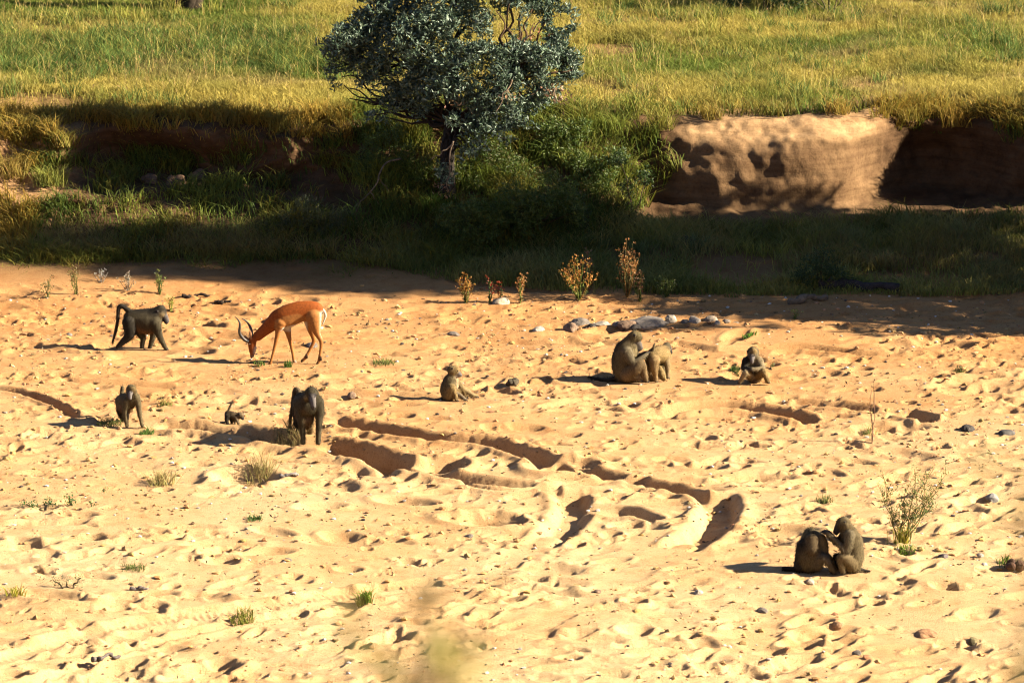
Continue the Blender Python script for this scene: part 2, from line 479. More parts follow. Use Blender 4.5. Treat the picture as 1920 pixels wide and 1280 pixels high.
# ------------------------------------------------------------------ far bank and the field on top of it
KX = np.array([-300, -14, -9.0, -7.7, -6.9, -5.4, -4.3, -3.2, -1.0, 1.4, 2.5, 3.3, 4.7, 5.7, 6.2, 6.95, 8.0, 8.8, 9.4, 14, 300])
def K(*p): return np.array(p, float)
slope = K((66.9, .03), (67.9, .48), (68.7, .92), (69.3, 1.35), (69.8, 1.75), (70.4, 1.97))
recess = K((67.1, .06), (68.6, .80), (69.9, .92), (70.25, 1.30), (70.05, 1.78), (70.4, 1.97))
lug = K((67.1, .06), (68.5, .80), (69.4, .98), (69.7, 1.35), (69.85, 1.75), (70.4, 1.97))
open_l = K((67.5, .12), (68.4, .65), (68.9, 1.0), (69.4, 1.4), (69.85, 1.8), (70.4, 1.97))
nose = K((67.9, .30), (68.85, .42), (69.10, .52), (69.12, 1.15), (69.36, 1.72), (70.2, 2.02))
nose_l = K((67.9, .28), (68.9, .42), (69.75, .55), (69.72, 1.15), (69.85, 1.70), (70.3, 2.0))
cave = K((67.9, .30), (69.2, .42), (70.9, .55), (71.15, 1.20), (70.75, 1.75), (71.1, 2.0))
far_r = K((67.9, .28), (68.9, .45), (69.4, .6), (69.35, 1.2), (69.5, 1.75), (70.3, 2.0))
KP = np.stack([open_l, open_l, open_l, lug, recess, recess, lug, slope + [(0, 0), (.2, .1), (.3, .1), (.25, .05), (0, 0), (0, 0)], slope, slope,
               slope + [(.7, .15), (.7, -.1), (.75, -.3), (.4, -.2), (.15, 0), (0, 0)], nose + [(0, 0), (.0, 0), (.10, 0), (.08, 0), (.10, 0), (.1, 0)], nose, nose + [(0, 0), (0, 0), (.22, 0), (.22, 0), (.18, 0), (.1, 0)], nose + [(0, 0), (0, 0), (.55, 0), (.62, 0), (.42, 0), (.1, 0)],
               cave, cave, far_r + [(0, 0), (0, 0), (.4, 0), (.5, 0), (.4, 0), (.2, 0)], far_r, far_r, far_r])

bx = np.concatenate([[-300, -120, -50, -25, -18, -14], np.arange(-12.6, 12.601, 0.045), [14, 18, 25, 50, 120, 300]])
def kprof(x):
    """Profile control points at x, softened so that the key columns do not show."""
    out = np.zeros((len(x), 6, 2))
    for d, w in ((-.3, .15), (-.15, .2), (0, .3), (.15, .2), (.3, .15)):
        xx = x + d + 0.25 * vn(x * 1.3, x * 0 + 2)
        j = np.clip(np.searchsorted(KX, xx) - 1, 0, len(KX) - 2)
        f = ((xx - KX[j]) / (KX[j + 1] - KX[j]))[:, None, None]
        f = np.clip(f, 0, 1)
        out += w * (KP[j] * (1 - f) + KP[j + 1] * f)
    return out
fy = np.array([.25, .5, .8, 1.1, 1.5, 1.9, 2.4, 3, 3.6, 4.3, 5, 6, 7, 8, 9, 10, 11.5, 13, 15, 18, 25, 50, 120, 300, 700])
def field_z(x, y): return 2.0 + 0.030 * (y - 70.6) + 0.18 * fbm(x * 0.2 + 8, y * 0.2, 2)

def build_bank():
    P = kprof(bx)
    P = np.concatenate([P[:, :1] + [(-.9, -.35)], P], 1)               # buried toe
    NT = 18
    rows = []
    tt = []
    for s in range(6):
        for k in range(NT):
            f = k / NT
            rows.append(P[:, s] * (1 - f) + P[:, s + 1] * f); tt.append(s + f)
    rows.append(P[:, 6]); tt.append(6.0)
    R = np.stack(rows)
    for it in range(8): R[1:-1] = 0.25 * R[:-2] + 0.5 * R[1:-1] + 0.25 * R[2:]
    last = R[-1]
    Fy = last[None, :, 0] + fy[:, None]
    XX = np.repeat(bx[None, :], len(fy), 0)
    Fz = field_z(XX, Fy); bl = ramp01(fy, 0, 1.5)[:, None]
    Fz = last[None, :, 1] * (1 - bl) + Fz * bl
    Y = np.concatenate([R[..., 0], Fy]); Z = np.concatenate([R[..., 1], Fz])
    T = np.concatenate([np.array(tt), 6 + 0.01 + fy])
    X = np.repeat(bx[None, :], len(T), 0)
    V = np.stack([X, Y, Z], -1)
    # crumbling: push the face in and out
    face = (ramp01(T, .8, 2.2) * ramp01(-T, -6.1, -5.2))[:, None]
    veg = ramp01(np.abs(bx - 0.0), 2.0, 3.0)[None, :]
    amp = face * (0.25 + 0.75 * veg)
    inv = (np.abs(bx) < 12.7)[None, :]
    n1 = vn3(V, 1.1); n2 = vn3(V, 3.0); n3 = vn3(V, 8.0)
    leftw = (1 - ramp01(bx, -3.2, -2.4))[None, :]
    nw = (ramp01(bx, 2.2, 3.2) * ramp01(-bx, -6.8, -6.2))[None, :]
    push = amp * inv * ((0.26 + 0.35 * leftw - .20 * nw) * n1 + (0.17 + 0.12 * leftw - .12 * nw) * n2 + (0.09 - .05 * nw) * n3 + (0.045 - .045 * nw) * vn3(V, 17.0) + .05 * nw * np.tanh(4 * vn(V[..., 0] * .5 + 9, V[..., 2] * 5.5 + .6 * V[..., 0])) * .5 + .05 * nw * vn(V[..., 0] * 2.3 + V[..., 2] * .8, V[..., 2] * 1.6 + 4))
    push = push - (ramp01(T, 3, 5) * ramp01(-T, -7.5, -6.2))[:, None] * inv * (0.45 * fbm(bx * 0.9, bx * 0 + 3, 3) * (0.3 + 0.7 * leftw[0]))[None, :]
    V[..., 1] -= push
    V[..., 2] += (ramp01(T, 4.2, 5.6) * ramp01(-T, -7.5, -6.3))[:, None] * inv * (0.16 * fbm(bx * .9 + 5, bx * 0 + 8, 3))[None, :]
    V[..., 2] += amp * inv * (0.06 * n2 + 0.04 * n3) + (1 - amp) * inv * 0.05 * n3
    nr, nc = X.shape
    i = (np.arange(nr - 1)[:, None] * nc + np.arange(nc - 1)[None, :]).ravel()
    F = np.stack([i, i + 1, i + nc + 1, i + nc], 1)
    # earth tint: bank darkened in colour to imitate shade, paler sandy nose and slope
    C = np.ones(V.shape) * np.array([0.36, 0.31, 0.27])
    xj = X + 1.1 * fbm(X * .9 + 7, T[:, None] * .5 + 0 * X, 3)
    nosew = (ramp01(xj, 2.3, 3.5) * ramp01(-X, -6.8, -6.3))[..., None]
    C = C * (1 - nosew) + nosew * np.array([0.62, 0.56, 0.49])  # nose face tinted down to dim it, as if light only grazed it
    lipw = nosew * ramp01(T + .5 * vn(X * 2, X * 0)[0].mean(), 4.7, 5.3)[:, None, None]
    C = C * (1 - lipw) + lipw * np.array([1.45, 1.38, 1.22])  # lighter sand on the lip, brightened further to look sunlit
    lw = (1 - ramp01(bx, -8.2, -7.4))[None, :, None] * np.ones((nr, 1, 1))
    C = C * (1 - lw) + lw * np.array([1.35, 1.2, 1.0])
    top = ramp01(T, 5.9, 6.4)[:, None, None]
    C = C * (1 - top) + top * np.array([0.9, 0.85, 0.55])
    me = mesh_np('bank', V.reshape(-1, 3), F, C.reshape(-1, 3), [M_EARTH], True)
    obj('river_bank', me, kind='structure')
    return V, T
BV, BT = build_bank()

def bank_at(x, t):
    """Points on the bank sheet at column x and profile position t (0 toe .. 6 lip, then metres into the field)."""
    x = np.asarray(x, float); t = np.asarray(t, float)
    c = np.interp(x, bx, np.arange(len(bx))); r = np.interp(t, BT, np.arange(len(BT)))
    c0 = np.clip(c.astype(int), 0, len(bx) - 2); r0 = np.clip(r.astype(int), 0, len(BT) - 2)
    fc, fr = (c - c0)[:, None], (r - r0)[:, None]
    return (BV[r0, c0] * (1 - fc) + BV[r0, c0 + 1] * fc) * (1 - fr) + (BV[r0 + 1, c0] * (1 - fc) + BV[r0 + 1, c0 + 1] * fc) * fr

def to_px(p):
    d = p - np.array([0, 0, CAM_Z]); c, s = math.cos(PITCH), math.sin(PITCH)
    f = d[..., 1] * c - d[..., 2] * s; u = d[..., 1] * s + d[..., 2] * c
    return 960 + FPX * d[..., 0] / f, 640 - FPX * u / f

def bank_px(px, py):
    """The bank or field point seen at a photo pixel (first hit from the front)."""
    tt = np.linspace(0.9, 18, 700)
    x = np.full(700, (px - 960) / FPX * 71.0)
    for k in range(3):
        p = bank_at(x, tt); x = (px - 960) / FPX * (p[:, 1] * math.cos(PITCH) + (CAM_Z - p[:, 2]) * math.sin(PITCH))
    p = bank_at(x, tt); _, yy = to_px(p)
    j = int(np.argmax(yy < py)) if (yy < py).any() else 699
    return p[j]

def px_at(px, py, y):
    """World point on a photo ray at distance y ahead."""
    dx, dy, dz = ray(px, py); k = y / dy
    return np.array([dx * k, y, CAM_Z + dz * k])

# ------------------------------------------------------------------ grass (nobody could count it)
GREEN, DKGREEN, OLIVE = np.array([.15, .22, .03]), np.array([.055, .09, .018]), np.array([.31, .31, .055])
STRAW, GOLD, TAN = np.array([.58, .47, .105]), np.array([.38, .23, .04]), np.array([.48, .36, .14])
def lerp(a, b, f): return a + (b - a) * np.asarray(f)[:, None]

def field_grass():
    N = 720000
    x = (rng.random(N) * 2 - 1) * 12.6; t = 6.0 + 11.5 * rng.random(N) ** 0.85
    p = bank_at(x, t); px, py = to_px(p)
    d = fbm(x * 0.45 + 5, t * 0.6, 3)
    dens = 0.45 + 0.9 * d + 0.25
    bare = ((np.hypot((px - 1190) / 110, (py - 45) / 12) < 1) | (np.hypot((px - 1130) / 70, (py - 95) / 12) < 1) | (np.hypot((px - 60) / 110, (py - 190) / 16) < 1))
    lip = (t < 6.5) & (x > 2.9) & (x < 6.5)
    keep = (rng.random(N) < np.clip(dens * 1.35 - .12, 0.10, 1)) & ~(bare & (rng.random(N) < .85)) & ~(lip & (rng.random(N) < .9)) & (px > -300) & (px < 2220)
    p, px, py, t, x = p[keep], px[keep], py[keep], t[keep], x[keep]; n = len(p)
    g = fbm(x * 0.35 + 20, t * 0.5 + 4, 3) + 0.12 * rng.normal(size=n)
    leftband = np.exp(-((py - 108) / 42) ** 2) * ramp01(-px, -690, -480)  # green grass band, darkened further in place of a cast shadow
    topleft = ramp01(-py, -60, -10) * ramp01(-px, -900, -500)
    g = 1.5 * g + 0.9 * leftband + 0.15 * topleft * (px > 330) - 0.25 * np.exp(-((py - 165) / 28) ** 2)
    C = lerp(STRAW, OLIVE, np.clip(0.5 + g * 1.2, 0, 1)); C = lerp(C, GREEN * 1.05, np.clip(g * 1.8 - .1, 0, 1)); C = lerp(C, np.broadcast_to(DKGREEN * 1.7, C.shape), np.clip(1.5 * leftband + .6 * fbm(x * .9, t * 1.3 + 8, 3) - .2, 0, .95) * (leftband > .05)); C = lerp(C, np.broadcast_to(DKGREEN * 1.7, C.shape), np.clip(1.6 * fbm(x * .5 + 61, t * .9, 3) - .35, 0, .75))
    edge = (t < 6.9); C[edge] = lerp(C[edge], np.broadcast_to(GOLD, C[edge].shape), 0.5 * rng.random(edge.sum()))
    tanp = np.clip(2.2 * fbm(x * .6 + 90, t * .8, 2) - .25, 0, .8); C = lerp(C, np.broadcast_to(TAN * .85, C.shape), tanp)
    C *= (0.7 + 0.5 * rng.random((n, 1)))
    h = (0.07 + 0.12 * rng.random(n)) * (1 - .5 * tanp) * (1 + 1.2 * np.clip(fbm(x * 0.5, t * 0.6 + 70, 2), -.3, .8)) * (1 + 0.5 * leftband)
    h[t < 6.6] *= 0.75
    tips = lerp(C, np.broadcast_to(STRAW * 1.15, C.shape), (0.06 + 0.5 * rng.random(n)) * np.clip(1 - 1.3 * np.clip(g, 0, .6) - .6 * leftband, .1, 1))
    V, F, CC = blades(p, h, 0.008 + 0.008 * rng.random(n), C, 1.0, tips)
    obj('grass', mesh_np('field_grass', V, F, CC, [M_GRASS]), label='sunlit straw and green grass covering the field above the bank', cat='grass', kind='stuff')
field_grass()

def tall_straws():
    N = 6000
    x = (rng.random(N) * 2 - 1) * 11; t = 6.2 + 10.5 * rng.random(N)
    p = bank_at(x, t)
    k = fbm(x * 0.5 + 31, t * 0.6, 2) + .25 * rng.normal(size=N) > .02
    p = p[k]; n = len(p)
    V, F, C = blades(p,   .28 + .34 * rng.random(n), .010, vary(STRAW * .9, n, .2), .5, vary(TAN, n, .15))
    q = V.reshape(-1, 5, 3)
    V2, F2, C2 = leaves(q[:, 4] - [0, 0, .1], q[:, 4] - q[:, 3] + rng.normal(size=(n, 3)) * .03,   .09, .014, vary(TAN * .85, n, .15))
    V, F, C = join([(V, F, C), (V2, F2, C2)])
    obj('tall_grass', mesh_np('tall_straws', V, F, C, [M_GRASS]), label='tall seeding straw stems rising above the field grass', cat='grass', kind='stuff')
tall_straws()

def tussocks():
    M = 900
    x = (rng.random(M) * 2 - 1) * 11; t = 6.5 + 11 * rng.random(M) ** .9
    k = fbm(x * .4 + 70, t * .5, 3) + .2 * rng.normal(size=M) > .03
    c0 = bank_at(x[k], t[k])
    xe, te = -3.2 - 7.5 * rng.random(900), 7 + 7 * rng.random(900); ce = bank_at(xe, te); pe = to_px(ce)
    ce = ce[(np.abs(pe[1] - 105 - 20 * fbm(xe, te, 2)) < 42 * rng.random(900) ** .5) & (pe[0] < 630)]
    c0 = np.concatenate([c0, ce]); m = len(c0); n = 46
    dark = (rng.random(m) < .55); dark[-len(ce):] = True  # band tussocks all dark, part of the shadow put into the grass colour
    base = np.where(dark[:, None], DKGREEN * 1.9, OLIVE * .9) * (.7 + .6 * rng.random((m, 1)))
    B = np.repeat(c0, n, 0) + rng.normal(size=(m * n, 3)) * [.11, .11, 0]
    C = np.repeat(base, n, 0) * (.7 + .6 * rng.random((m * n, 1)))
    h = np.repeat(.22 + .26 * rng.random(m), n) * (.5 + .6 * rng.random(m * n))
    V, F, CC = blades(B, h, .012, C, .9, np.where(rng.random((m * n, 1)) < .3, STRAW, C * 1.2))
    obj('grass_tussocks', mesh_np('grass_tussocks', V, F, CC, [M_GRASS]), label='darker green tussocks dotted through the field grass', cat='grass', kind='stuff')
tussocks()

def bank_grass():
    N = 230000
    x = (rng.random(N) * 2 - 1) * 12.0; t = 6.3 * rng.random(N)
    p = bank_at(x, t)
    d = np.zeros(N); h = np.full(N, .25)
    patch = fbm(x * 0.9 + 3, t * 0.9, 2)
    clump = fbm(x * 1.7 + 60, t * 2.2, 2)
    x_ = x; x = x + 1.3 * fbm(x * 1.1 + 15, t * .7, 3)
    left, mid, nos, cav = x < -2.8, (x >= -2.8) & (x < 2.6), (x >= 2.6) & (x < 6.4), x >= 6.4
    low = t < 2.05
    d[left & low] = (.32 + .9 * clump + .4 * patch)[left & low]
    d[left & ~low] = np.where(clump > .22, .6, .03)[left & ~low]
    hang = left & (t > 4.3 + 1.3 * (clump < .1)); d[hang] = .6
    d[mid] = np.clip(.35 + .9 * clump + .3 * patch, .04, .9)[mid]
    d[nos & (t < 1.35)] = (.35 + .6 * patch)[nos & (t < 1.35)]
    d[nos & (t > 5.95)] = .25
    d[cav & (t < 1.9)] = (.6 + .5 * patch)[cav & (t < 1.9)]
    d[cav & (t > 4.6 + .8 * (clump < .05))] = .5
    d[(x > 1.9) & (x < 2.9)] *= .6
    x = x_
    k = rng.random(N) < d
    x, t, p, clump = x[k], t[k], p[k], clump[k]; n = len(p)
    h = (.12 + .24 * rng.random(n)) * (1 + 1.0 * np.clip(clump, -.3, .6)) * (1 + .35 * ((x > -2.8) & (x < 2.6)))
    g = .5 + fbm(x * .8 + 9, t + 2, 2) + .2 * rng.normal(size=n)
    C = lerp(DKGREEN, GREEN, np.clip(g, 0, 1)); C = lerp(C, OLIVE * .8, np.clip(g - .4, 0, .8)); C = lerp(C, np.broadcast_to(GOLD * .6, C.shape), np.clip(.15 + .8 * fbm(x * 2.3 + 7, t * 2, 2) + .18 * rng.normal(size=n), 0, .7))
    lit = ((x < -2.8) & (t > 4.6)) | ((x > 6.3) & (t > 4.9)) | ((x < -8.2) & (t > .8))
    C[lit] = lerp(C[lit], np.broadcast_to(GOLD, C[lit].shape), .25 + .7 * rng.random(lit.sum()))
    C *= .75 + .5 * rng.random((n, 1))
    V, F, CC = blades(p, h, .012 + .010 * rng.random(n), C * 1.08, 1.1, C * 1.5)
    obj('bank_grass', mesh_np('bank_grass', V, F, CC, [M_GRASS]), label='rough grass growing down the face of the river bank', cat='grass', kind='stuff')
bank_grass()

def verge_front(x): return np.interp(x, [-11, -8.6, -5, -3.2, -2.4, -0.8, 1, 4, 7, 9, 11], [67.5, 67.2, 67.0, 67.05, 66.7, 65.6, 64.9, 64.5, 64.6, 64.9, 64.9])
def verge_grass():
    N = 125000
    x = (rng.random(N) * 2 - 1) * 11.4; y = 64.3 + 4.0 * rng.random(N)
    f = y - verge_front(x)
    pat = fbm(x * .6 + 33, y * 1.0, 3)
    px, py = to_px(np.stack([x, y, np.zeros(N)], 1))
    bare = (np.hypot((px - 1390) / 100, (py - 522) / 22) < 1) | (np.hypot((px - 1780) / 130, (py - 510) / 12) < 1)
    d = np.where(f > 0, np.clip(.34 + 1.5 * pat + .25 * np.clip(f, 0, 1.2), 0.03, 1), .0)
    d = np.where(bare, d * .06, d)
    k = rng.random(N) < d
    x, y, f = x[k], y[k], f[k]; n = len(x)
    z = np.maximum(hs(x, y), 0.02)
    bz = np.interp(y, [67, 68, 68.6], [0.05, .32, .42])
    z = np.where(y > 67.4, np.maximum(z, bz), z)
    g = .5 + fbm(x * .7 + 80, y * .9, 2) + .2 * rng.normal(size=n)
    C = lerp(DKGREEN * 1.2, OLIVE * .8, np.clip(g, 0, 1))
    C = lerp(C, TAN * .7, np.clip(fbm(x * .9, y + 44, 2) + .15 * rng.normal(size=n), 0, .7)) * (.75 + .5 * rng.random((n, 1)))
    h = (.08 + .24 * rng.random(n)) * (.6 + .7 * np.clip(f, 0, 1)) * (1 + 1.2 * np.clip(fbm(x * 1.6, y * 1.8 + 12, 2), -.4, .7))
    V, F, CC = blades(np.stack([x, y, z], 1), h, .010 + .008 * rng.random(n), C * 1.5, 1.0, lerp(C, np.broadcast_to(TAN * .8, C.shape), .5 * rng.random(n)) * 1.5)
    m = 9000
    cx = np.where(rng.random(m) < .6, 4.5 + 5 * rng.random(m), -8 + 5 * rng.random(m)); cy = np.where(cx > 0, 66.0 + 2.2 * rng.random(m), 67.0 + .7 * rng.random(m))
    kk = fbm(cx * 1.1 + 5, cy * 1.2, 2) + .15 * rng.normal(size=m) > .0
    cx, cy = cx[kk], cy[kk]; m = len(cx)
    cz = np.where(cy > 67.4, np.interp(cy, [67, 68, 68.6], [0.05, .32, .42]), np.maximum(hs(cx, cy), .02))
    tv, tf, tc = blades(np.stack([cx, cy, cz], 1), .25 + .25 * rng.random(m), .012, vary(OLIVE * .7, m, .25), .9, vary(TAN * .8, m, .2))
    V, F, CC = join([(V, F, CC), (tv, tf, tc)])
    obj('verge_grass', mesh_np('verge_grass', V, F, CC, [M_GRASS]), label='shaded soft grass strip between the sand and the bank', cat='grass', kind='stuff')
verge_grass()

# ------------------------------------------------------------------ leafy builders
def rosettes(centers, per, L, W, cols, up=.5, spread=.05, r=rng):
    n = len(centers); P = np.repeat(centers, per, 0) + r.normal(size=(n * per, 3)) * spread * .35
    D = r.normal(size=(n * per, 3)); D /= np.linalg.norm(D, axis=1, keepdims=True); D[:, 2] += up
    C = cols[r.integers(0, len(cols), n * per)] * (.7 + .6 * r.random((n * per, 1)))
    return leaves(P, D, L * (.5 + .9 * r.random(n * per)), W * (.6 + .7 * r.random(n * per)), C, r)

def lobes_points(lobes, per_m3, r=rng, shell=.55):
    out = []
    for cx, cy, cz, rx, ry, rz in lobes:
        n = max(3, int(per_m3 * 4.19 * rx * ry * rz))
        d = r.normal(size=(n, 3)); d /= np.linalg.norm(d, axis=1, keepdims=True)
        q = r.random((n, 1)) ** shell
        out.append(np.array([cx, cy, cz]) + d * q * [rx, ry, rz])
    return np.concatenate(out)

def limb(a, b, r0, r1, n=7, wob=.12, r=random):
    a, b = np.asarray(a, float), np.asarray(b, float)
    P = np.array([a + (b - a) * k / (n - 1) for k in range(n)])
    l = np.linalg.norm(b - a)
    for k in range(1, n - 1): P[k] += np.array([r.uniform(-1, 1), r.uniform(-1, 1), r.uniform(-.6, 1)]) * wob * l * .5
    P = smooth_path(P, 3)
    return P, np.linspace(r0, r1, len(P))

def empty(name, loc, label, cat, group=None):
    o = bpy.data.objects.new(name, None); col.objects.link(o); o.location = loc
    o['label'] = label; o['category'] = cat
    if group: o['group'] = group
    return o

# the silver-leaved tree rooted in the bank
def silver_tree():
    base = bank_at(np.array([-1.10]), np.array([2.7]))[0] - [0, 0, .1]
    t = empty('silver_leaved_tree', base, 'silver green leafy tree leaning from the grassy bank', 'tree')
    L = [(660, 110, .0, 48), (640, 75, -.4, 34), (700, 140, -.2, 42), (690, 60, .2, 55), (650, 165, -.2, 24), (740, 110, -.3, 55), (725, 30, .2, 55), (780, 70, -.5, 58),
         (790, 140, -.4, 45), (840, 40, -.3, 62), (850, 120, -.7, 52), (900, 80, -.6, 55), (930, 20, -.1, 62), (960, 100, -.4, 45), (1000, 45, .1, 55), (1040, 100, .2, 38),
         (1060, 140, .1, 30), (1020, 165, 0, 42), (985, 195, -.3, 34), (1040, 60, .3, 45), (880, 170, -.8, 40), (868, 195, -.8, 34), (920, 205, -.7, 32), (885, 225, -.9, 28),
         (950, 235, -.6, 20), (845, 300, -.9, 22), (835, 325, -.9, 18), (700, 185, -.1, 20), (715, 200, 0, 14), (760, 0, .3, 60), (870, -30, .2, 70), (1000, -20, .5, 55),
         (930, -80, .5, 80), (800, -70, .6, 75), (700, -30, .6, 55), (870, -150, .8, 80), (960, 150, -.6, 30), (1070, 115, .3, 22),
         (895, 225, -.9, 26), (885, 252, -1.0, 20), (800, 180, -.6, 30), (765, 160, -.4, 32), (905, 205, -.9, 34), (950, 190, -.7, 36), (865, 275, -1.0, 15), (1010, 170, -.2, 34), (965, 215, -.6, 30), (1050, 110, .2, 40), (1078, 130, .2, 20), (925, 240, -.8, 22), (680, 190, 0, 20), (770, 195, -.4, 20), (1000, 130, -.3, 45),
         (930, 150, -.8, 48), (825, 160, -.8, 42), (660, 70, .1, 36), (630, 95, .1, 30), (1045, 30, .5, 40), (1010, 95, -.5, 42), (640, 145, 0, 26), (838, 340, -1.1, 18), (820, 320, -1.1, 15),
         (655, 185, 0, 26), (710, 205, 0, 24), (745, 185, -.2, 34), (790, 205, -.5, 28), (905, 250, -1.0, 30), (940, 225, -.9, 30), (882, 282, -1.1, 20), (985, 230, -.7, 22),
         (680, 165, .1, 36), (740, 165, -.2, 38), (645, 160, 0, 28), (700, 190, 0, 24), (900, 275, -1.0, 20), (862, 300, -1.1, 15), (720, 222, 0, 14), (690, 218, 0, 14), (950, 262, -.8, 16), (975, 35, -.2, 44), (945, 65, -.3, 40), (1000, 10, .1, 40), (960, 0, .3, 50), (620, 130, .1, 22), (612, 80, 0, 18), (850, 225, -1.2, 22)]
    lobes = []
    for px, py, d, r in L:
        p = px_at(px, py, 68.75 + .75 * d) - base; rr = r / 107.0
        lobes.append((*p, rr, rr * .9, rr * .8))
    c = lobes_points(lobes, 620, rng, .55)
    c = c[vn3(c, 3.4) > -.22]                                # leaf clumps with gaps between them
    cols = np.array([(.12, .185, .12), (.07, .115, .075), (.22, .29, .21), (.05, .085, .05), (.09, .14, .07)])
    V, F, C = rosettes(c, 9, .092, .033, cols, .35, .06)
    cr = obj('crown', mesh_np('crown', V, F, C, [M_SILVER]), t)
    # trunk and limbs
    fork = px_at(850, 135, 68.7) - base
    tr = [tube(*limb((0, 0, -.3), fork, .15, .10, wob=.05), 9, (.035, .028, .022))]
    right = px_at(960, 145, 68.5) - base
    tr.append(tube(*limb(fork * .55, right, .10, .09, wob=.06), 8, (.17, .085, .045)))
    obj('trunk', mesh_np('trunk', *join(tr), [M_BARK], True), t)
    lb = []
    for lo in lobes:
        e = np.array(lo[:3]); src = right if (e[0] > right[0] - .5 and e[2] > right[2] - .5) else fork * (.62 if e[2] < fork[2] else 1.0)
        if np.linalg.norm(e - src) < .1: continue
        lb.append(tube(*limb(src, e, .036, .008, wob=.16), 5, (.10, .06, .035) if src is right else (.045, .036, .028)))
    obj('limbs', mesh_np('limbs', *join(lb), [M_BARK], True), t)
    # hanging dead twigs with withered leaves
    tw, wl = [], []
    for a, b in (((850, 265), (840, 360)), ((960, 150), (930, 210)), ((1040, 165), (1040, 195)), ((850, 270), (808, 300)), ((1000, 60), (1015, 35)), ((985, 75), (1000, 62))):
        p, q = px_at(*a, 67.8) - base, px_at(*b, 67.7) - base
        obj('dead_twig', mesh_np('dead_twig', *tube(*limb(p, q, .016, .006, wob=.14), 4, (.26, .19, .13)), [M_BARK], True), t)
    for px, py, n in ((1050, 180, 60), (1035, 170, 40), (832, 350, 30), (955, 180, 30), (1005, 62, 22), (860, 195, 20)):
        cpt = px_at(px, py, 67.9) - base
        P = cpt + rng.normal(size=(n, 3)) * [.10, .10, .08]
        wl.append(leaves(P, rng.normal(size=(n, 3)) - [0, 0, .8], .07, .03, vary((.36, .22, .12) if py > 160 else (.30, .12, .04), n, .2)))
    obj('withered_leaves', mesh_np('withered_leaves', *join(wl), [M_LEAF]), t, kind='stuff')
silver_tree()

def leafy_bush(name, base, lobes, label, cat, cols, dens=1500, per=7, L=.06, W=.025, up=.5, stem=(.12, .09, .05), mat=None, group=None):
    t = empty(name, base, label, cat, group)
    c = lobes_points(lobes, dens, rng, .5)
    V, F, C = rosettes(c, per, L, W, np.array(cols), up, .05)
    obj('foliage', mesh_np('foliage', V, F, C, [mat or M_LEAF]), t)
    st = [tube(*limb((random.uniform(-.06, .06), random.uniform(-.06, .06), -.05), lo[:3], .018, .006, wob=.12), 4, stem) for lo in lobes]
    obj('stems', mesh_np('stems', *join(st), [M_BARK], True), t)
    return t

def bush_px(name, base, blobs, label, cat, cols, **kw):
    lobes = []
    for px, py, r, d in blobs:
        p = px_at(px, py, base[1] + d) - base; s = r / FPX * 71
        lobes.append((*p, s, s * .9, s * .85))
    return leafy_bush(name, base, lobes, label, cat, cols, **kw)

GC = [(.085, .15, .02), (.12, .18, .03), (.06, .11, .018), (.16, .20, .04)]
DC = [(.055, .10, .022), (.075, .125, .03), (.042, .075, .02)]
bush_px('bank_shrub', bank_px(850, 350), [(805, 305, 24, 0), (860, 325, 26, 0), (895, 345, 26, -.1), (830, 345, 24, -.1), (785, 335, 20, -.1)],
        'olive green shrub hiding the foot of the silver leaved tree', 'shrub', GC[:3] + [(.13, .13, .03)], L=.06, W=.014)
bush_px('green_shrub', bank_px(1060, 290), [(1040, 245, 36, 0), (1080, 250, 30, 0), (1060, 285, 34, -.1), (1020, 280, 30, -.1), (1095, 230, 20, 0), (1085, 300, 24, -.2)],
        'bright green shrub on the bank just beside the tree', 'shrub', GC, L=.05, W=.02)
bush_px('bank_shrub', bank_px(950, 330), [(930, 290, 36, 0), (960, 320, 40, -.1), (900, 300, 32, 0), (990, 340, 36, -.2), (930, 350, 34, -.2), (1020, 350, 26, -.2)],
        'dim olive shrub below the tree crown on the bank', 'shrub', GC[:3] + [(.15, .13, .03)], L=.06, W=.014)
bush_px('bank_shrub', bank_px(720, 320), [(700, 270, 30, 0), (735, 250, 30, 0), (760, 290, 34, 0), (690, 310, 34, -.1), (740, 330, 34, -.1), (780, 340, 26, -.2)],
        'shaded green shrub on the bank behind the hanging dead branch', 'shrub', GC[:3], L=.055, W=.016)
bush_px('bank_shrub', bank_px(950, 430), [(880, 420, 36, 0), (930, 420, 40, 0), (980, 400, 40, 0), (1030, 420, 36, 0), (830, 440, 28, -.1), (1080, 410, 30, 0), (960, 450, 26, -.2)],
        'dark green bush mass at the foot of the bank under the tree', 'bush', DC + [(.07, .11, .02)], L=.07, W=.016)
bush_px('bank_shrub', bank_px(560, 430), [(540, 420, 30, 0), (580, 400, 34, 0), (630, 420, 34, 0), (600, 445, 26, -.1), (500, 440, 22, -.1)],
        'grey green feathery bush in front of the shaded left bank', 'bush', [(.09, .11, .04), (.07, .10, .03), (.12, .13, .06)], L=.09, W=.01, up=1.0)
bush_px('bank_shrub', bank_px(1185, 420), [(1170, 400, 26, 0), (1200, 420, 28, 0), (1150, 430, 26, 0), (1180, 350, 22, .1), (1160, 300, 26, .2), (1210, 330, 22, .2)],
        'dark leafy shrub where the grassy bank meets the bare earth', 'shrub', DC, L=.06, W=.02)
bush_px('bank_shrub', bank_px(1000, 420) - np.array([0, .3, 0]), [(960, 370, 34, -.3), (1010, 385, 38, -.3), (1060, 370, 34, -.2), (1030, 340, 26, -.1), (985, 420, 30, -.4), (1080, 400, 28, -.3)],
        'full leafy shrub in shade right of the tree on the bank', 'shrub', GC, L=.07, W=.02)
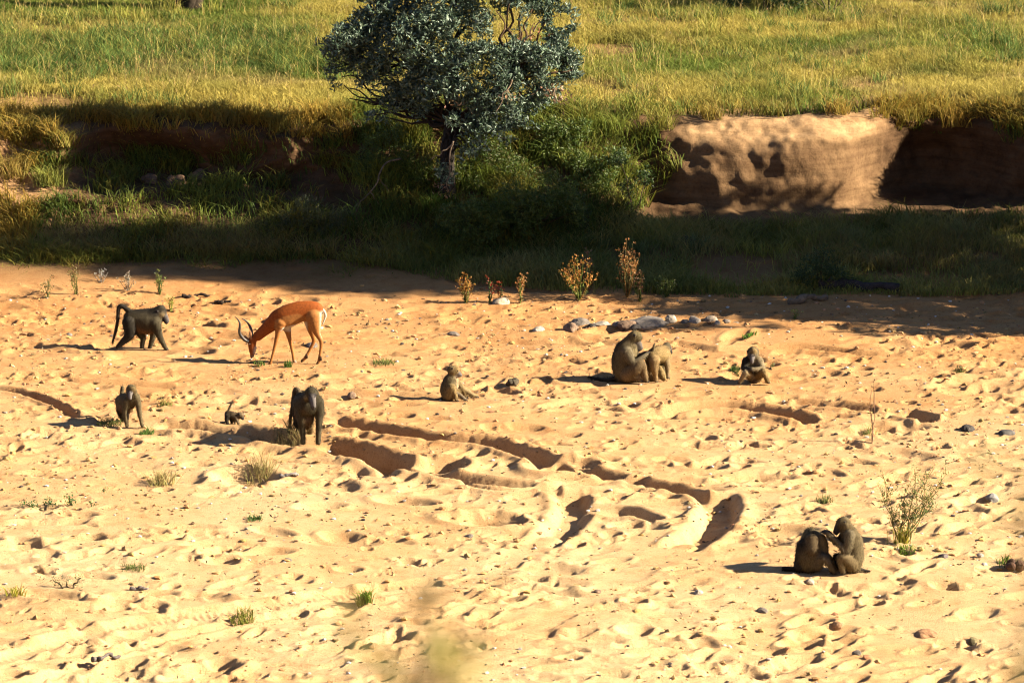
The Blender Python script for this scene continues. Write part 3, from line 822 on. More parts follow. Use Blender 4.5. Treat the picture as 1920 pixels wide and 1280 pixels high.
bush_px('bank_shrub', bank_px(880, 430) - np.array([0, .3, 0]), [(840, 405, 30, -.3), (885, 395, 34, -.3), (925, 410, 32, -.3), (870, 440, 28, -.4), (910, 445, 26, -.4)],
        'full leafy shrub in shade straight below the hanging silver foliage', 'shrub', GC, L=.07, W=.02)
bush_px('bank_shrub', bank_px(1110, 340), [(1090, 310, 30, -.1), (1130, 320, 32, -.1), (1115, 350, 30, -.2), (1150, 290, 24, 0), (1075, 345, 24, -.2)],
        'olive leafy shrub halfway up the bank between tree and bare earth', 'shrub', GC, L=.06, W=.02)
b = ground(1540, 545)
bush_px('verge_bush', b, [(1530, 500, 30, 0), (1560, 510, 28, .1), (1500, 520, 24, 0), (1545, 475, 20, .1), (1585, 525, 18, 0)],
        'dark rounded bush on the shaded verge below the bare bank', 'bush', DC, L=.05, W=.02, dens=1600)
# trees and bushes at the back of the field: only their feet show at the top edge of the photo
def back_tree(px, py, label, lean):
    b = bank_px(px, py) - np.array([0, 0, .05])
    t = empty('field_tree', b, label, 'tree')
    tr = [tube(*limb((dx * .3, 0, -.1), (dx * .9 + lean, .2, 3.2), .17, .10, wob=.05), 8, (.06, .045, .03)) for dx in (-.4, .05, .45)]
    obj('trunk', mesh_np('trunk', *join(tr), [M_BARK], True), t)
    lobes = [(lean + random.uniform(-1.4, 1.4), random.uniform(-1, 1), 3.3 + random.uniform(0, 1.6), .8, .8, .6) for k in range(12)]
    V, F, C = rosettes(lobes_points(lobes, 45), 9, .10, .045, np.array(GC), .4, .1)
    obj('crown', mesh_np('crown', V, F, C, [M_LEAF]), t)
back_tree(350, 19, 'dark trunk foot of a tree standing in the field grass', .2)
for px, lab in ((1440, 'dark shrub foot at the field edge beside another shrub'), (1560, 'second dark shrub foot further along the field edge')):
    b = bank_px(px, 27)
    leafy_bush('field_shrub', b, [(random.uniform(-.8, .8), random.uniform(-.3, .3), .25 + .25 * k, .38, .35, .28) for k in range(6)], lab, 'shrub', DC, dens=900)

# trees on the outer curve of the river, beyond the frame, that shade the far verge
def shade_mass(name, x, y, z0, lobes, label, cat, L=.16, W=.09, dens=40, trunk=None):
    t = empty(name, (x, y, z0), label, cat)
    V, F, C = rosettes(lobes_points(lobes, dens, rng, .6), 9, L, W, np.array(GC[:3]), .4, .12)
    obj('crown', mesh_np('crown', V, F, C, [M_LEAF]), t)
    if trunk:
        tr = [tube(*limb((0, 0, -.3), (0, 0, trunk), .3, .16, wob=.04), 9, (.12, .09, .06))]
        for lo in lobes[:8]: tr.append(tube(*limb((0, 0, trunk * .75), lo[:3], .10, .03), 5, (.12, .09, .06)))
        obj('trunk', mesh_np('trunk', *join(tr), [M_BARK], True), t)
SHADE = [  # (y, z, ry, rz) of leaf masses at x = 14
    (64.4, 11.2, .8, 1.1), (64.6, 9.8, 1.1, 1.2), (65.0, 8.4, 1.6, 1.3), (63.5, 8.5, 1.1, 1.1), (63.5, 10.0, .5, 1.0), (63.6, 6.9, .8, .9), (62.3, 5.3, .9, .8), (62.1, 4.5, 1.0, 1.0), (61.9, 3.0, .9, 1.1), (67.5, 3.7, 1.0, .7), (66.9, 4.8, .8, .7), (67.3, 4.2, .7, .6), (67.2, 5.6, .6, .5), (66.8, 6.1, .6, .5), (67.7, 4.7, .6, .5), (61.0, 3.9, .35, .3), (60.9, 5.6, .3, .3), (64.6, 7.0, 1.7, 1.3), (66.0, 7.2, 1.0, 1.1), (64.2, 5.7, 1.7, 1.3),
    (66.0, 5.5, 1.5, 1.2), (63.6, 4.2, 1.4, 1.3), (66.1, 4.0, 1.7, 1.2)]
shade_mass('river_tree', 14.0, 64.7, 0.0, [(0, yy - 64.7, zz, 1.1, ry, rz) for yy, zz, ry, rz in SHADE], 'tall dense tree shading the verge from further along the river', 'tree', trunk=7.0, dens=75)
shade_mass('river_bush', 14.2, 63.9, 0.0, [(0, -1.6, 1.1, .9, 1.1, 1.3), (0, -.9, 2.6, 1.0, 1.1, 1.2), (0, .4, 2.6, 1.0, 1.5, 1.2), (.3, 1.0, 1.2, 1.0, 1.5, 1.4)], 'broad dense bush under the tall river tree', 'bush', dens=90)
shade_mass('river_bush', 14.4, 66.6, 0.3, [(0, -1.0, 1.5, .9, 1.4, 1.5), (0, .8, 1.6, 1.0, 1.3, 1.3), (.3, 1.8, 1.0, 1.0, 1.2, 1.1)], 'broad dense bush on the bank foot beyond the river tree', 'bush', dens=60)

shade_mass('river_bush', 10.6, 70.5, 1.9, [(0, 0, .5, .7, .8, .6), (.3, .5, .7, .6, .7, .6), (0, -.5, .3, .6, .5, .5)], 'unseen leafy bush added on the bank top to shade the hollow', 'bush', dens=200, L=.09, W=.05)  # added out of frame to darken the hollow beside it

# ------------------------------------------------------------------ individual plants on the sand and verge
def tuft(name, px, py, n, h, spread, c, label, lean=.8, w=.014, group=None, tip=None, cat='grass tuft', base=None):
    b = ground(px, py) if base is None else base
    q = np.clip(rng.normal(size=(n, 3)), -1.7, 1.7) * [spread, spread, 0]
    if base is None: q[:, 2] = hs(b[0] + q[:, 0], b[1] + q[:, 1]) - b[2]
    V, F, C = blades(q, h * (.5 + .6 * rng.random(n)), w, vary(c, n, .25), lean, vary(tip if tip is not None else np.asarray(c) * 1.3, n, .2))
    return obj(name, mesh_np(name, V, F, C, [M_GRASS]), None, b, label, cat, group)

def weed(px, py, top, n, spread, label, head=(.52, .25, .05), stemc=(.16, .19, .04), heads=7, cat='dry weed', name='seeding_weed', base=None, headsz=.035, group=None):
    """Upright branching weed: thin stems, narrow leaves, clustered seed heads."""
    b = ground(px, py) if base is None else base
    H = (py - top) / FPX * (b[1] / math.cos(PITCH)) * 1.03
    t = empty(name, b, label, cat, group)
    st, hd, lf = [], [], []
    for k in range(n):
        a = random.uniform(0, 6.28); m = random.random() ** .7
        tip = np.array([math.cos(a) * spread * m, math.sin(a) * spread * m, H * random.uniform(.62, 1.0) * (1 - .25 * m)])
        P, R = limb((0, 0, -.04), tip, .007, .003, n=5, wob=.07)
        st.append(tube(P, R, 4, stemc if k % 3 else np.asarray(head) * .6))
        for q in range(heads):
            i = int(len(P) * random.uniform(.5, .99)); i = min(i, len(P) - 1)
            s = P[i] + np.array([random.uniform(-1, 1), random.uniform(-1, 1), random.uniform(0, 1.2)]) * .05
            m_ = 4
            hd.append(leaves(s + rng.normal(size=(m_, 3)) * .008, rng.normal(size=(m_, 3)) + [0, 0, 1.2], headsz, headsz * .55, vary(head, m_, .25)))
        m_ = 9; i = rng.integers(0, max(2, int(len(P) * .75)), m_)
        lf.append(leaves(P[i], rng.normal(size=(m_, 3)) + [0, 0, .7], .06, .012, vary(stemc, m_, .25)))
    obj('stems', mesh_np('stems', *join(st), [M_BARK], True), t)
    obj('seed_heads', mesh_np('seed_heads', *join(hd), [M_LEAF]), t, kind='stuff')
    obj('narrow_leaves', mesh_np('narrow_leaves', *join(lf), [M_LEAF]), t, kind='stuff')
    return t
G1 = 'rust orange weeds on the verge'
weed(875, 568, 512, 12, .14, 'dense orange dry weed nearest the tree side of the row', group=G1)
weed(918, 568, 522, 6, .10, 'small green weed with red tips beside the dense orange one', head=(.30, .05, .02), stemc=(.10, .18, .04), heads=3, group=G1)
weed(936, 566, 520, 4, .06, 'thin green weed with red tips beside a pale stone', head=(.34, .06, .02), stemc=(.10, .17, .04), heads=3, group=G1)
weed(975, 568, 505, 7, .12, 'slim rusty weed standing alone right of the pale stone', head=(.46, .22, .06), group=G1)
weed(1086, 562, 480, 26, .36, 'widest fan shaped weed with orange tips and green stems', stemc=(.20, .24, .05), group=G1)
weed(1100, 545, 452, 7, .14, 'grey brown dead weed stalks behind the fan shaped orange weed', head=(.25, .17, .10), stemc=(.18, .14, .08), group=G1)
weed(1176, 562, 452, 20, .24, 'tallest rusty brown weed before the shaded grass', head=(.42, .20, .06), stemc=(.15, .14, .05), group=G1)
weed(1200, 560, 505, 6, .10, 'short dry brown weed at the foot of the tallest one', head=(.24, .12, .05), group=G1)
weed(1248, 558, 515, 9, .20, 'low green weed between tallest rusty weed and verge sand', head=(.16, .2, .04), stemc=(.12, .18, .04), group=G1)
G2 = 'thin weeds on the far sand'
weed(143, 552, 492, 8, .14, 'sparse brown weed on the far sand near grey stalks', head=(.22, .16, .05), stemc=(.16, .17, .04), heads=4, group=G2)
weed(88, 558, 518, 6, .12, 'faint olive weed by itself on orange far sand', head=(.2, .18, .06), stemc=(.16, .17, .05), heads=3, group=G2)
weed(240, 545, 508, 8, .18, 'pale grey dead weed stalks on the far sand', head=(.34, .28, .2), stemc=(.30, .25, .18), heads=2, group=G2)
weed(300, 552, 505, 8, .13, 'green upright weed on the far sand with pale twigs', head=(.24, .26, .06), stemc=(.13, .2, .05), heads=4, group=G2)
weed(190, 530, 500, 5, .15, 'whitish thin stalks close to the shaded verge', head=(.4, .36, .3), stemc=(.36, .32, .26), heads=2, group=G2)
weed(322, 582, 558, 6, .15, 'low yellow sprig ahead of the walking baboon', head=(.35, .33, .06), stemc=(.3, .3, .06), heads=3, group=G2)
weed(1635, 830, 700, 3, .06, 'tall single reddish stalk with a yellow green base', head=(.35, .25, .12), stemc=(.36, .2, .12), heads=2, cat='weed')
tuft('stalk_base', 1632, 812, 70, .16, .06, (.22, .25, .06), 'wispy yellow green tuft round the tall reddish stalk', 1.0, .008)
weed(1490, 598, 583, 4, .06, 'tiny green weed at the edge of the shade', head=(.16, .2, .04), stemc=(.14, .2, .04), heads=3, cat='weed')

def sapling():
    b = ground(1690, 1020)
    t = empty('leafy_sapling', b, 'sprawling thin leafed sapling near the grooming pair', 'sapling')
    st, lf, low = [], [], []
    tips = [(1710, 880), (1745, 880), (1765, 905), (1735, 930), (1660, 905), (1655, 930), (1690, 950), (1720, 960), (1700, 915), (1750, 945), (1675, 960), (1770, 890), (1728, 905)]
    dep = math.atan2(CAM_Z, b[1]); s = FPX / (b[1] / math.cos(dep))
    for k, (px, py) in enumerate(tips):
        d = random.uniform(-.2, .2)
        e = np.array([(px - 1690) / s, d, ((1020 - py) / s - d * math.sin(dep)) / math.cos(dep)])
        P, R = limb((0, 0, -.04), e, .009, .003, n=6, wob=.09)
        st.append(tube(P, R, 5, (.26, .20, .07)))
        m = 55; i = rng.integers(int(len(P) * .35), len(P), m)
        lf.append(leaves(P[i] + rng.normal(size=(m, 3)) * .035, rng.normal(size=(m, 3)) + [0, 0, .9], .055, .013, vary((.27, .31, .07) if k % 3 else (.18, .25, .08), m, .3)))
        for q in range(4):
            j = random.randrange(int(len(P) * .4), len(P)); P2, R2 = limb(P[j], P[j] + np.array([random.uniform(-.14, .14), random.uniform(-.14, .14), random.uniform(.05, .2)]), .004, .002, n=4)
            st.append(tube(P2, R2, 4, (.24, .20, .06))); m = 14; i = rng.integers(0, len(P2), m)
            lf.append(leaves(P2[i], rng.normal(size=(m, 3)) + [0, 0, .9], .05, .012, vary((.15, .18, .05), m, .3)))
    q = rng.normal(size=(70, 3)) * [.05, .05, 0]
    low.append(blades(q, .24 + .1 * rng.random(70), .010, vary((.40, .38, .05), 70, .2), .5))
    obj('stems', mesh_np('stems', *join(st), [M_BARK], True), t)
    obj('leaves', mesh_np('leaves', *join(lf), [M_LEAF]), t, kind='stuff')
    obj('basal_shoots', mesh_np('basal_shoots', *join(low), [M_GRASS]), t)
sapling()

BG = (.13, .20, .03)
tuft('green_tuft', 1695, 1035, 70, .10, .07, (.17, .26, .03), 'bright green grass tuft at the foot of the sapling', 1.2)
tuft('green_tuft', 685, 1128, 110, .22, .045, (.17, .25, .03), 'bright green upright tuft on the pale smooth sand', .8)
tuft('green_tuft', 455, 1168, 90, .18, .07, (.17, .22, .03), 'olive green tuft beside the curved tyre track', .9, tip=(.30, .25, .05))
tuft('straw_tuft', 305, 908, 120, .32, .09, (.42, .36, .12), 'wide pale straw tuft fanning out on open sand', 1.3, .009, tip=(.60, .50, .22))
tuft('straw_tuft', 490, 888, 130, .34, .10, (.42, .35, .12), 'leaning straw tuft over a dark sand hollow', 1.1, .009, tip=(.42, .34, .14))
tuft('straw_tuft', 540, 838, 260, .28, .12, (.26, .20, .07), 'dry straw tuft at the feet of the big male baboon', 1.1, .008, tip=(.36, .28, .12))
tuft('straw_tuft', 470, 822, 160, .22, .10, (.28, .21, .08), 'thin dry straw tuft along the deep tyre rut', 1.1, .008, tip=(.36, .28, .12))
tuft('green_tuft', 205, 795, 170, .12, .10, (.17, .19, .05), 'low green and yellow tuft behind the small walking baboon', 1.4, .010)
tuft('green_tuft', 275, 815, 90, .10, .06, (.12, .20, .04), 'small green tuft before the small walking baboon', .9)
tuft('green_tuft', 310, 762, 70, .13, .045, (.22, .22, .05), 'short yellow green tuft midway to the infant baboon', 1.0, .010)
tuft('green_tuft', 540, 688, 40, .14, .03, (.10, .18, .03), 'single green tuft under the belly of the antelope', .7)
tuft('green_tuft', 486, 685, 40, .09, .05, (.12, .18, .03), 'low green tuft at the muzzle of the antelope', .8)
tuft('green_tuft', 720, 682, 150, .09, .09, (.16, .20, .05), 'sparse green tuft patch between antelope and seated young baboon', 1.0, .010)
tuft('green_tuft', 1405, 632, 80, .09, .06, (.12, .24, .03), 'vivid green tuft near the string of rocks', 1.0)
tuft('green_tuft', 1378, 695, 60, .09, .04, (.10, .17, .04), 'short dark tuft beside the seated baboon facing the viewer', .8)
tuft('green_tuft', 1545, 942, 90, .10, .06, (.16, .19, .05), 'small olive tuft with a dry stalk above the grooming pair', 1.2, .010)
tuft('green_tuft', 30, 1115, 50, .16, .06, (.33, .30, .03), 'yellow sprig tuft at the edge of the photo', .9)
tuft('green_tuft', 250, 1066, 140, .08, .08, (.18, .21, .06), 'flat faded green tuft above the bark scrap', 1.3, .010)
tuft('green_tuft', 478, 974, 80, .08, .05, (.11, .18, .05), 'flat dark green tuft on the dented sand', 1.3)
tuft('green_tuft', 1885, 1058, 40, .14, .06, (.14, .20, .03), 'green blades growing beside a dark earth clod', 1.0)
tuft('green_tuft', 1800, 700, 70, .08, .05, (.17, .19, .05), 'faint tuft on the open sand past the seated baboons', 1.0, .010)

for px, py, n, h, sp, c, lab in (
        (345, 305, 150, .50, .10, (.14, .15, .03), 'long bladed tuft hanging in the shaded hollow of the bank'),
        (118, 272, 110, .38, .08, (.30, .25, .05), 'yellow tuft at the edge of the dark bank hollow'),
        (95, 345, 260, .45, .16, (.24, .25, .05), 'big sunlit yellow green tuft on the sandy bank slope'),
        (20, 330, 260, .50, .16, (.34, .25, .06), 'golden tuft on the sandy slope at the photo edge'),
        (250, 335, 120, .28, .10, (.16, .17, .04), 'low tuft on the dirt ledge of the bank'),
        (520, 245, 160, .50, .10, (.24, .20, .04), 'straw tuft arching down from the bank lip'),
        (430, 235, 130, .40, .10, (.22, .17, .04), 'dry tuft on the crumbling lip above the hollow'),
        (590, 225, 200, .50, .14, (.40, .27, .05), 'bright golden tuft on the bank lip close to the tree'),
        (440, 315, 110, .30, .09, (.17, .16, .04), 'dim tuft beside the dirt lumps of the ledge'),
        (1150, 250, 200, .50, .14, (.17, .20, .03), 'tall green tuft where the bank turns bare'),
        (1240, 240, 160, .45, .12, (.24, .22, .04), 'olive tuft on the lip at the start of the bare earth'),
        (1790, 235, 200, .45, .14, (.34, .22, .04), 'golden tuft hanging over the dark hollow'),
        (1335, 222, 120, .34, .10, (.32, .24, .05), 'thin straw tuft on top of the bare earth near its green end'),
        (1455, 212, 130, .30, .12, (.30, .25, .06), 'short straw tuft on top of the bare earth above its middle'),
        (1570, 212, 150, .38, .12, (.36, .25, .05), 'golden tuft on top of the bare earth near the dark hollow'),
        (1700, 225, 120, .35, .10, (.28, .22, .04), 'thin straw tuft on the rim of the dark hollow'),
        (820, 400, 220, .50, .14, (.09, .16, .02), 'green tuft under the hanging silver foliage'),
        (250, 460, 200, .45, .14, (.18, .20, .06), 'pale feathery tuft along the left verge'),
        (380, 455, 200, .42, .16, (.19, .20, .07), 'second pale feathery tuft on the left verge beside the first'),
        (530, 450, 220, .55, .14, (.14, .17, .06), 'spreading grey green tuft before the shaded bank'),
        (1300, 470, 170, .40, .14, (.14, .17, .06), 'grey green tuft on the shaded slope under the bare earth'),
        (1400, 450, 150, .36, .14, (.16, .17, .07), 'feathery shaded tuft below the middle of the bare earth face'),
        (1600, 465, 200, .50, .16, (.20, .21, .07), 'pale feathery tuft standing above the dark rounded bush'),
        (1700, 440, 220, .55, .16, (.22, .23, .07), 'tall pale tuft in front of the dark hollow'),
        (1800, 455, 220, .55, .16, (.24, .24, .08), 'broad straw topped tuft in front of the dark hollow'),
        (1885, 430, 200, .50, .16, (.20, .22, .06), 'tall greenish tuft at the photo edge before the hollow'),
        (1650, 500, 160, .36, .14, (.24, .22, .08), 'straw tuft on the verge behind the dark fallen log'),
        (1860, 510, 160, .34, .14, (.18, .19, .06), 'low tuft on the verge farthest along the sand edge'),
        (1200, 480, 160, .40, .14, (.13, .16, .05), 'dim tuft rising behind the tallest rusty weed'),
        (1110, 470, 160, .40, .14, (.12, .15, .05), 'dim tuft rising behind the fan shaped weed'),
        (50, 465, 150, .35, .14, (.20, .18, .07), 'straw coloured tuft at the sand edge of the left verge')):
    tuft('bank_tuft', px, py, n, h, sp, c, lab, 1.0, .013, 'grass tufts on the bank', np.asarray(c) * 1.5, 'grass tuft', bank_px(px, py) if py < 440 else ground(px, py))

def flat_plant(px, py, lobes, label, cols, L=.035, W=.02, dens=4000, per=5):
    b = ground(px, py)
    leafy_bush('low_plant', b, lobes, label, 'low plant', cols, dens=dens, per=per, L=L, W=W, up=.6)
VG = [(.07, .17, .03), (.10, .22, .04), (.05, .12, .025)]
flat_plant(80, 950, [(-.15, 0, .04, .16, .10, .05), (.08, .03, .05, .15, .1, .06), (-.28, .05, .03, .08, .06, .04)], 'trailing bright green low plant on the sand', VG)
flat_plant(132, 948, [(0, 0, .07, .10, .09, .08), (-.02, .05, .13, .07, .06, .05)], 'round bright green plant touching the trailing one', VG)
flat_plant(173, 950, [(0, 0, .03, .05, .05, .04)], 'tiny green seedling beside the round green plant', VG)
flat_plant(195, 922, [(0, 0, .03, .06, .05, .03)], 'tiny flat green seedling on open sand above the round plant', VG)
flat_plant(125, 1102, [(0, 0, .08, .22, .15, .09), (.18, .05, .12, .16, .12, .08), (-.18, .05, .10, .14, .1, .08)], 'spreading grey green low bush on near sand', [(.12, .15, .05), (.08, .11, .04), (.16, .18, .07)], .045, .010, 1200)
flat_plant(1445, 690, [(0, 0, .04, .03, .03, .05)], 'small vivid leaf sprout behind the front facing baboon', VG)

# ------------------------------------------------------------------ stones, wood and litter
def stone_mesh(size, c, seed, sub=2, flat=.6, rough=.35):
    V, F = ico(sub); r = np.random.default_rng(seed)
    o = r.random(3) * 50
    n = vn3(V + o, 1.2) * rough * 1.5 + np.abs(vn3(V + o, 2.5)) * rough * .9
    V = V * (1 + n)[:, None] * [1, .75 + .3 * r.random(), flat] * size
    cc = np.asarray(c) * (1 + .5 * vn3(V / size + o, 2.0))[:, None] * np.ones((1, 3))
    return mesh_np('stone', V, F, np.clip(cc, .01, .8), [M_ROCK], False)
GREY, PALE, BROWN, DARK = (.20, .165, .135), (.40, .34, .27), (.22, .14, .09), (.06, .05, .042)
ROCKS = [
    (1070, 620, .14, BROWN, .7, 'brown rounded rock at the near end of the rock line'),
    (1088, 607, .15, GREY, .6, 'grey rough rock behind the brown rounded rock'),
    (1110, 612, .09, DARK, .5, 'dark flat rock beside the grey rough rock'),
    (1130, 609, .11, PALE, .45, 'pale flat crumbled rock between dark rock and long slab'),
    (1176, 612, .14, BROWN, .6, 'brown and white rock just before the long slab'),
    (1160, 610, .10, GREY, .5, 'small grey rock touching the brown and white rock'),
    (1215, 609, .33, (.22, .185, .155), .30, 'long pale slab, biggest of the rocks'),
    (1192, 614, .08, DARK, .7, 'blackish rock tucked under the long slab'),
    (1258, 603, .09, PALE, 1.0, 'upright pale rock next to the long slab'),
    (1283, 605, .08, GREY, .6, 'low grey rock past the upright pale one'),
    (1302, 604, .10, PALE, .8, 'whitish rock in the middle of the small stone cluster'),
    (1332, 602, .13, (.33, .26, .19), .6, 'tan rock beside the whitish cluster rock'),
    (1345, 606, .06, PALE, .7, 'small white stone before the tan rock'),
    (1362, 602, .07, GREY, .6, 'small grey stone after the tan rock'),
    (1380, 603, .06, PALE, .7, 'last whitish stone of the rock line'),
    (1010, 620, .11, PALE, .6, 'lone pale stone on sand off the rock line end'),
    (938, 568, .15, (.45, .36, .26), .5, 'pale stone at the foot of the thin red tipped weed'),
    (850, 628, .09, GREY, .5, 'flat grey stone on sand above the seated young baboon'),
    (585, 650, .10, GREY, .6, 'grey stone between the hind legs of the antelope'),
    (1815, 806, .11, DARK, .6, 'black rock on open sand with a smaller one near'),
    (1885, 813, .11, (.11, .10, .09), .5, 'smaller black and grey rock near the photo edge'),
    (1735, 1190, .13, (.36, .19, .09), .45, 'reddish brown elongated stone on near sand'),
    (1826, 1206, .09, (.20, .16, .07), .7, 'olive brown round stone beyond the reddish one'),
    (1570, 1174, .07, (.42, .24, .12), .9, 'small orange stone next to the row of dents'),
    (1606, 1225, .06, GREY, .6, 'small grey stone below the orange stone'),
    (1518, 1092, .07, PALE, .7, 'white stone just below the grooming pair'),
    (1768, 1045, .08, (.15, .12, .11), .6, 'dark purple grey stone past the grooming pair'),
    (1838, 1045, .05, PALE, .8, 'small pale stone past the dark purple grey stone'),
    (1428, 1146, .07, GREY, .6, 'grey stone half sunk in near sand'),
    (1310, 1112, .06, PALE, .7, 'pale pebble stone below the curved tyre rut'),
    (540, 1050, .05, GREY, .6, 'tiny grey stone on the dented near sand'),
    (128, 630, .08, (.22, .19, .17), .7, 'grey stone near the tail of the walking baboon'),
    (1120, 1110, .05, BROWN, .7, 'tiny brown stone in the middle near sand'),
    (880, 1005, .05, GREY, .6, 'small grey stone between the dents and the rut curve'),
    (660, 745, .07, BROWN, .7, 'brown stone on the sand past the big male baboon'),
    (1860, 935, .08, (.30, .28, .27), .7, 'grey stone near the blurred foreground leaves'),
]
for k, (px, py, s, c, fl, lab) in enumerate(ROCKS):
    b = ground(px, py)
    o = obj('rock', stone_mesh(s, c, 100 + k, 3 if s > .1 else 2, fl), None, b + np.array([0, 0, s * fl * .12]), lab, 'rock', 'rocks lying on the sand')
    o.rotation_euler = (0, 0, random.uniform(0, 6.28) if px != 1215 else .2)

def gravel():
    V0, F0 = ICO1
    N = 3400
    y = Y0 + (64.6 - Y0) * rng.random(N); x = (rng.random(N) * 2 - 1) * half(y)
    k = fbm(x * .4 + 3, y * .4 + 7, 2) + .35 * ramp01(y, 50, 58) - .15 > rng.random(N) * .9 - .55
    x, y = x[k], y[k]; n = len(x)
    s = .008 + .022 * rng.random(n) ** 2.5
    jig = 1 + .3 * rng.normal(size=(n, len(V0), 1)) * .6
    V = V0[None] * jig * s[:, None, None] * [1.2, 1, .7] + np.stack([x, y, hs(x, y) + s * .3], 1)[:, None]
    F = F0[None] + (np.arange(n) * len(V0))[:, None, None]
    pal = np.array([(.62, .55, .47), (.75, .70, .62), (.10, .08, .07), (.25, .15, .08), (.30, .26, .22), (.05, .04, .035)])
    C = np.repeat(pal[rng.choice(6, n, p=[.26, .2, .16, .16, .12, .1])], len(V0), 0)
    obj('gravel', mesh_np('gravel', V.reshape(-1, 3), F.reshape(-1, 3), C, [M_ROCK]), label='small pale and dark pebbles strewn over the sand', cat='gravel', kind='stuff')
gravel()

def sand_crumbs():
    V0, F0 = ICO1
    N = 7000
    y = Y0 + (65.5 - Y0) * rng.random(N); x = (rng.random(N) * 2 - 1) * half(y)
    k = fbm(x * .8 + 33, y * .8 + 7, 3) + .30 * ramp01(y, 50, 58) - .12 > rng.random(N) * .8 - .45
    x, y = x[k], y[k]; n = len(x)
    s = .010 + .030 * rng.random(n) ** 3
    V = V0[None] * (1 + .25 * rng.normal(size=(n, len(V0), 1))) * s[:, None, None] * [1.3, 1.1, .8] + np.stack([x, y, hs(x, y) + s * .25], 1)[:, None]
    F = F0[None] + (np.arange(n) * len(V0))[:, None, None]
    C = np.repeat(vary((.50, .29, .115), n, .2), len(V0), 0)
    obj('sand_crumbs', mesh_np('sand_crumbs', V.reshape(-1, 3), F.reshape(-1, 3), C, [M_ROCK]), label='loose crumbs of damp sand kicked up over the river bed', cat='sand', kind='stuff')
sand_crumbs()

def litter():
    N = 2600
    y = Y0 + (65 - Y0) * rng.random(N); x = (rng.random(N) * 2 - 1) * half(y)
    z = hs(x, y) + .012
    d = rng.normal(size=(N, 3)) * [1, 1, .35]
    pal = np.array([(.10, .06, .035), (.22, .13, .07), (.36, .27, .18), (.05, .035, .03)])
    V, F, C = leaves(np.stack([x, y, z], 1), d, .03 + .05 * rng.random(N), .012 + .012 * rng.random(N), pal[rng.integers(0, 4, N)])
    obj('leaf_litter', mesh_np('leaf_litter', V, F, C, [M_GRASS]), label='dry leaf and twig scraps scattered over the sand', cat='litter', kind='stuff')
litter()

def log_piece(px, py, length, rad, ang, c, label, name='log', cat='log', bend=.1, base=None, tilt=0.0):
    b = ground(px, py) if base is None else base
    d = np.array([math.cos(ang), math.sin(ang), tilt]) * length / 2
    P, R = limb(-d, d, rad, rad * .6, n=6, wob=bend)
    P[:, 2] += rad * .5
    R = R * (1 + .25 * np.random.default_rng(int(px)).normal(size=len(R)))
    V, F, C = tube(P, np.abs(R), 8, c)
    return obj(name, mesh_np(name, V, F, C, [M_BARK], True), None, b, label, cat)
log_piece(1515, 566, .75, .07, .5, (.22, .17, .12), 'pale weathered log at the verge edge')
log_piece(1610, 545, 1.3, .11, -.15, (.06, .05, .05), 'dark fallen log beside the dark rounded bush')
log_piece(262, 1106, .22, .03, -.1, (.22, .18, .16), 'grey curled bark scrap on near sand', 'bark_scrap', 'bark', .2)
log_piece(542, 892, .26, .03, .1, (.30, .27, .25), 'grey splintered wood scrap under the straw tuft', 'wood_scrap', 'wood', .2)
log_piece(200, 1240, .35, .035, .4, (.20, .17, .15), 'grey stick lying along the bottom tyre track', 'stick', 'stick', .2)
log_piece(418, 569, .28, .04, 0, (.05, .035, .025), 'short dark wood chunk above the antelope horns', 'wood_chunk', 'wood', .1)
log_piece(370, 556, .5, .03, .05, (.06, .045, .035), 'dark thin stick on the far orange sand', 'stick', 'stick', .1)

def clod(px, py, s, c, label, n=7, name='earth_clod', cat='clod', base=None):
    b = ground(px, py) if base is None else base
    parts = []
    for k in range(n):
        V, F = ICO2; o = rng.random(3) * 40
        q = s * random.uniform(.35, .6)
        V = V * (1 + .5 * vn3(V + o, 1.6))[:, None] * q + [random.uniform(-1, 1) * s * .6, random.uniform(-1, 1) * s * .5, random.uniform(.05, .55) * s]
        parts.append((V, F, np.tile(np.asarray(c) * random.uniform(.7, 1.3), (len(V), 1))))
    obj(name, mesh_np(name, *join(parts), [M_ROCK], False), None, b, label, cat)
clod(1902, 1068, .14, (.10, .045, .025), 'dark red brown clod of earth at the photo edge')
clod(960, 722, .10, (.09, .07, .04), 'dark dung heap behind the seated young baboon', 9, 'dung_heap', 'dung')
for px, py, lab in ((330, 345, 'brown clod lump on the bank ledge under a straw tuft'), (205, 335, 'brown crumbling clod on the ledge nearer the sandy slope'), (370, 335, 'small brown clod at the dark end of the ledge'), (280, 345, 'low brown clod in the middle of the ledge')):
    clod(px, py, .16, (.16, .095, .055), lab, 12, base=bank_px(px, py))
clod(1290, 462, .16, (.05, .035, .03), 'dark earth lump in the shaded verge grass', 8)

def dead_branch():
    b = bank_px(700, 400)
    t = empty('dead_branch', b, 'bare bent dead branch hanging down the shaded bank', 'branch')
    pts = [px_at(px, py, b[1] + dy) - b for px, py, dy in ((752, 298, .3), (725, 305, .2), (712, 325, 0), (706, 345, -.1), (685, 370, -.1), (668, 385, -.1), (655, 408, 0))]
    P = smooth_path(pts, 5)
    tw = [tube(P, np.linspace(.018, .007, len(P)), 6, (.20, .155, .10))]
    obj('bough', mesh_np('bough', *join(tw), [M_BARK], True), t)
    for i, e in ((12, (.18, 0, -.25)), (18, (.15, -.05, -.2)), (22, (-.1, 0, -.22))):
        obj('twig', mesh_np('twig', *tube(*limb(P[i], P[i] + np.array(e), .009, .004, wob=.12), 4, (.28, .21, .14)), [M_BARK], True), t)
dead_branch()

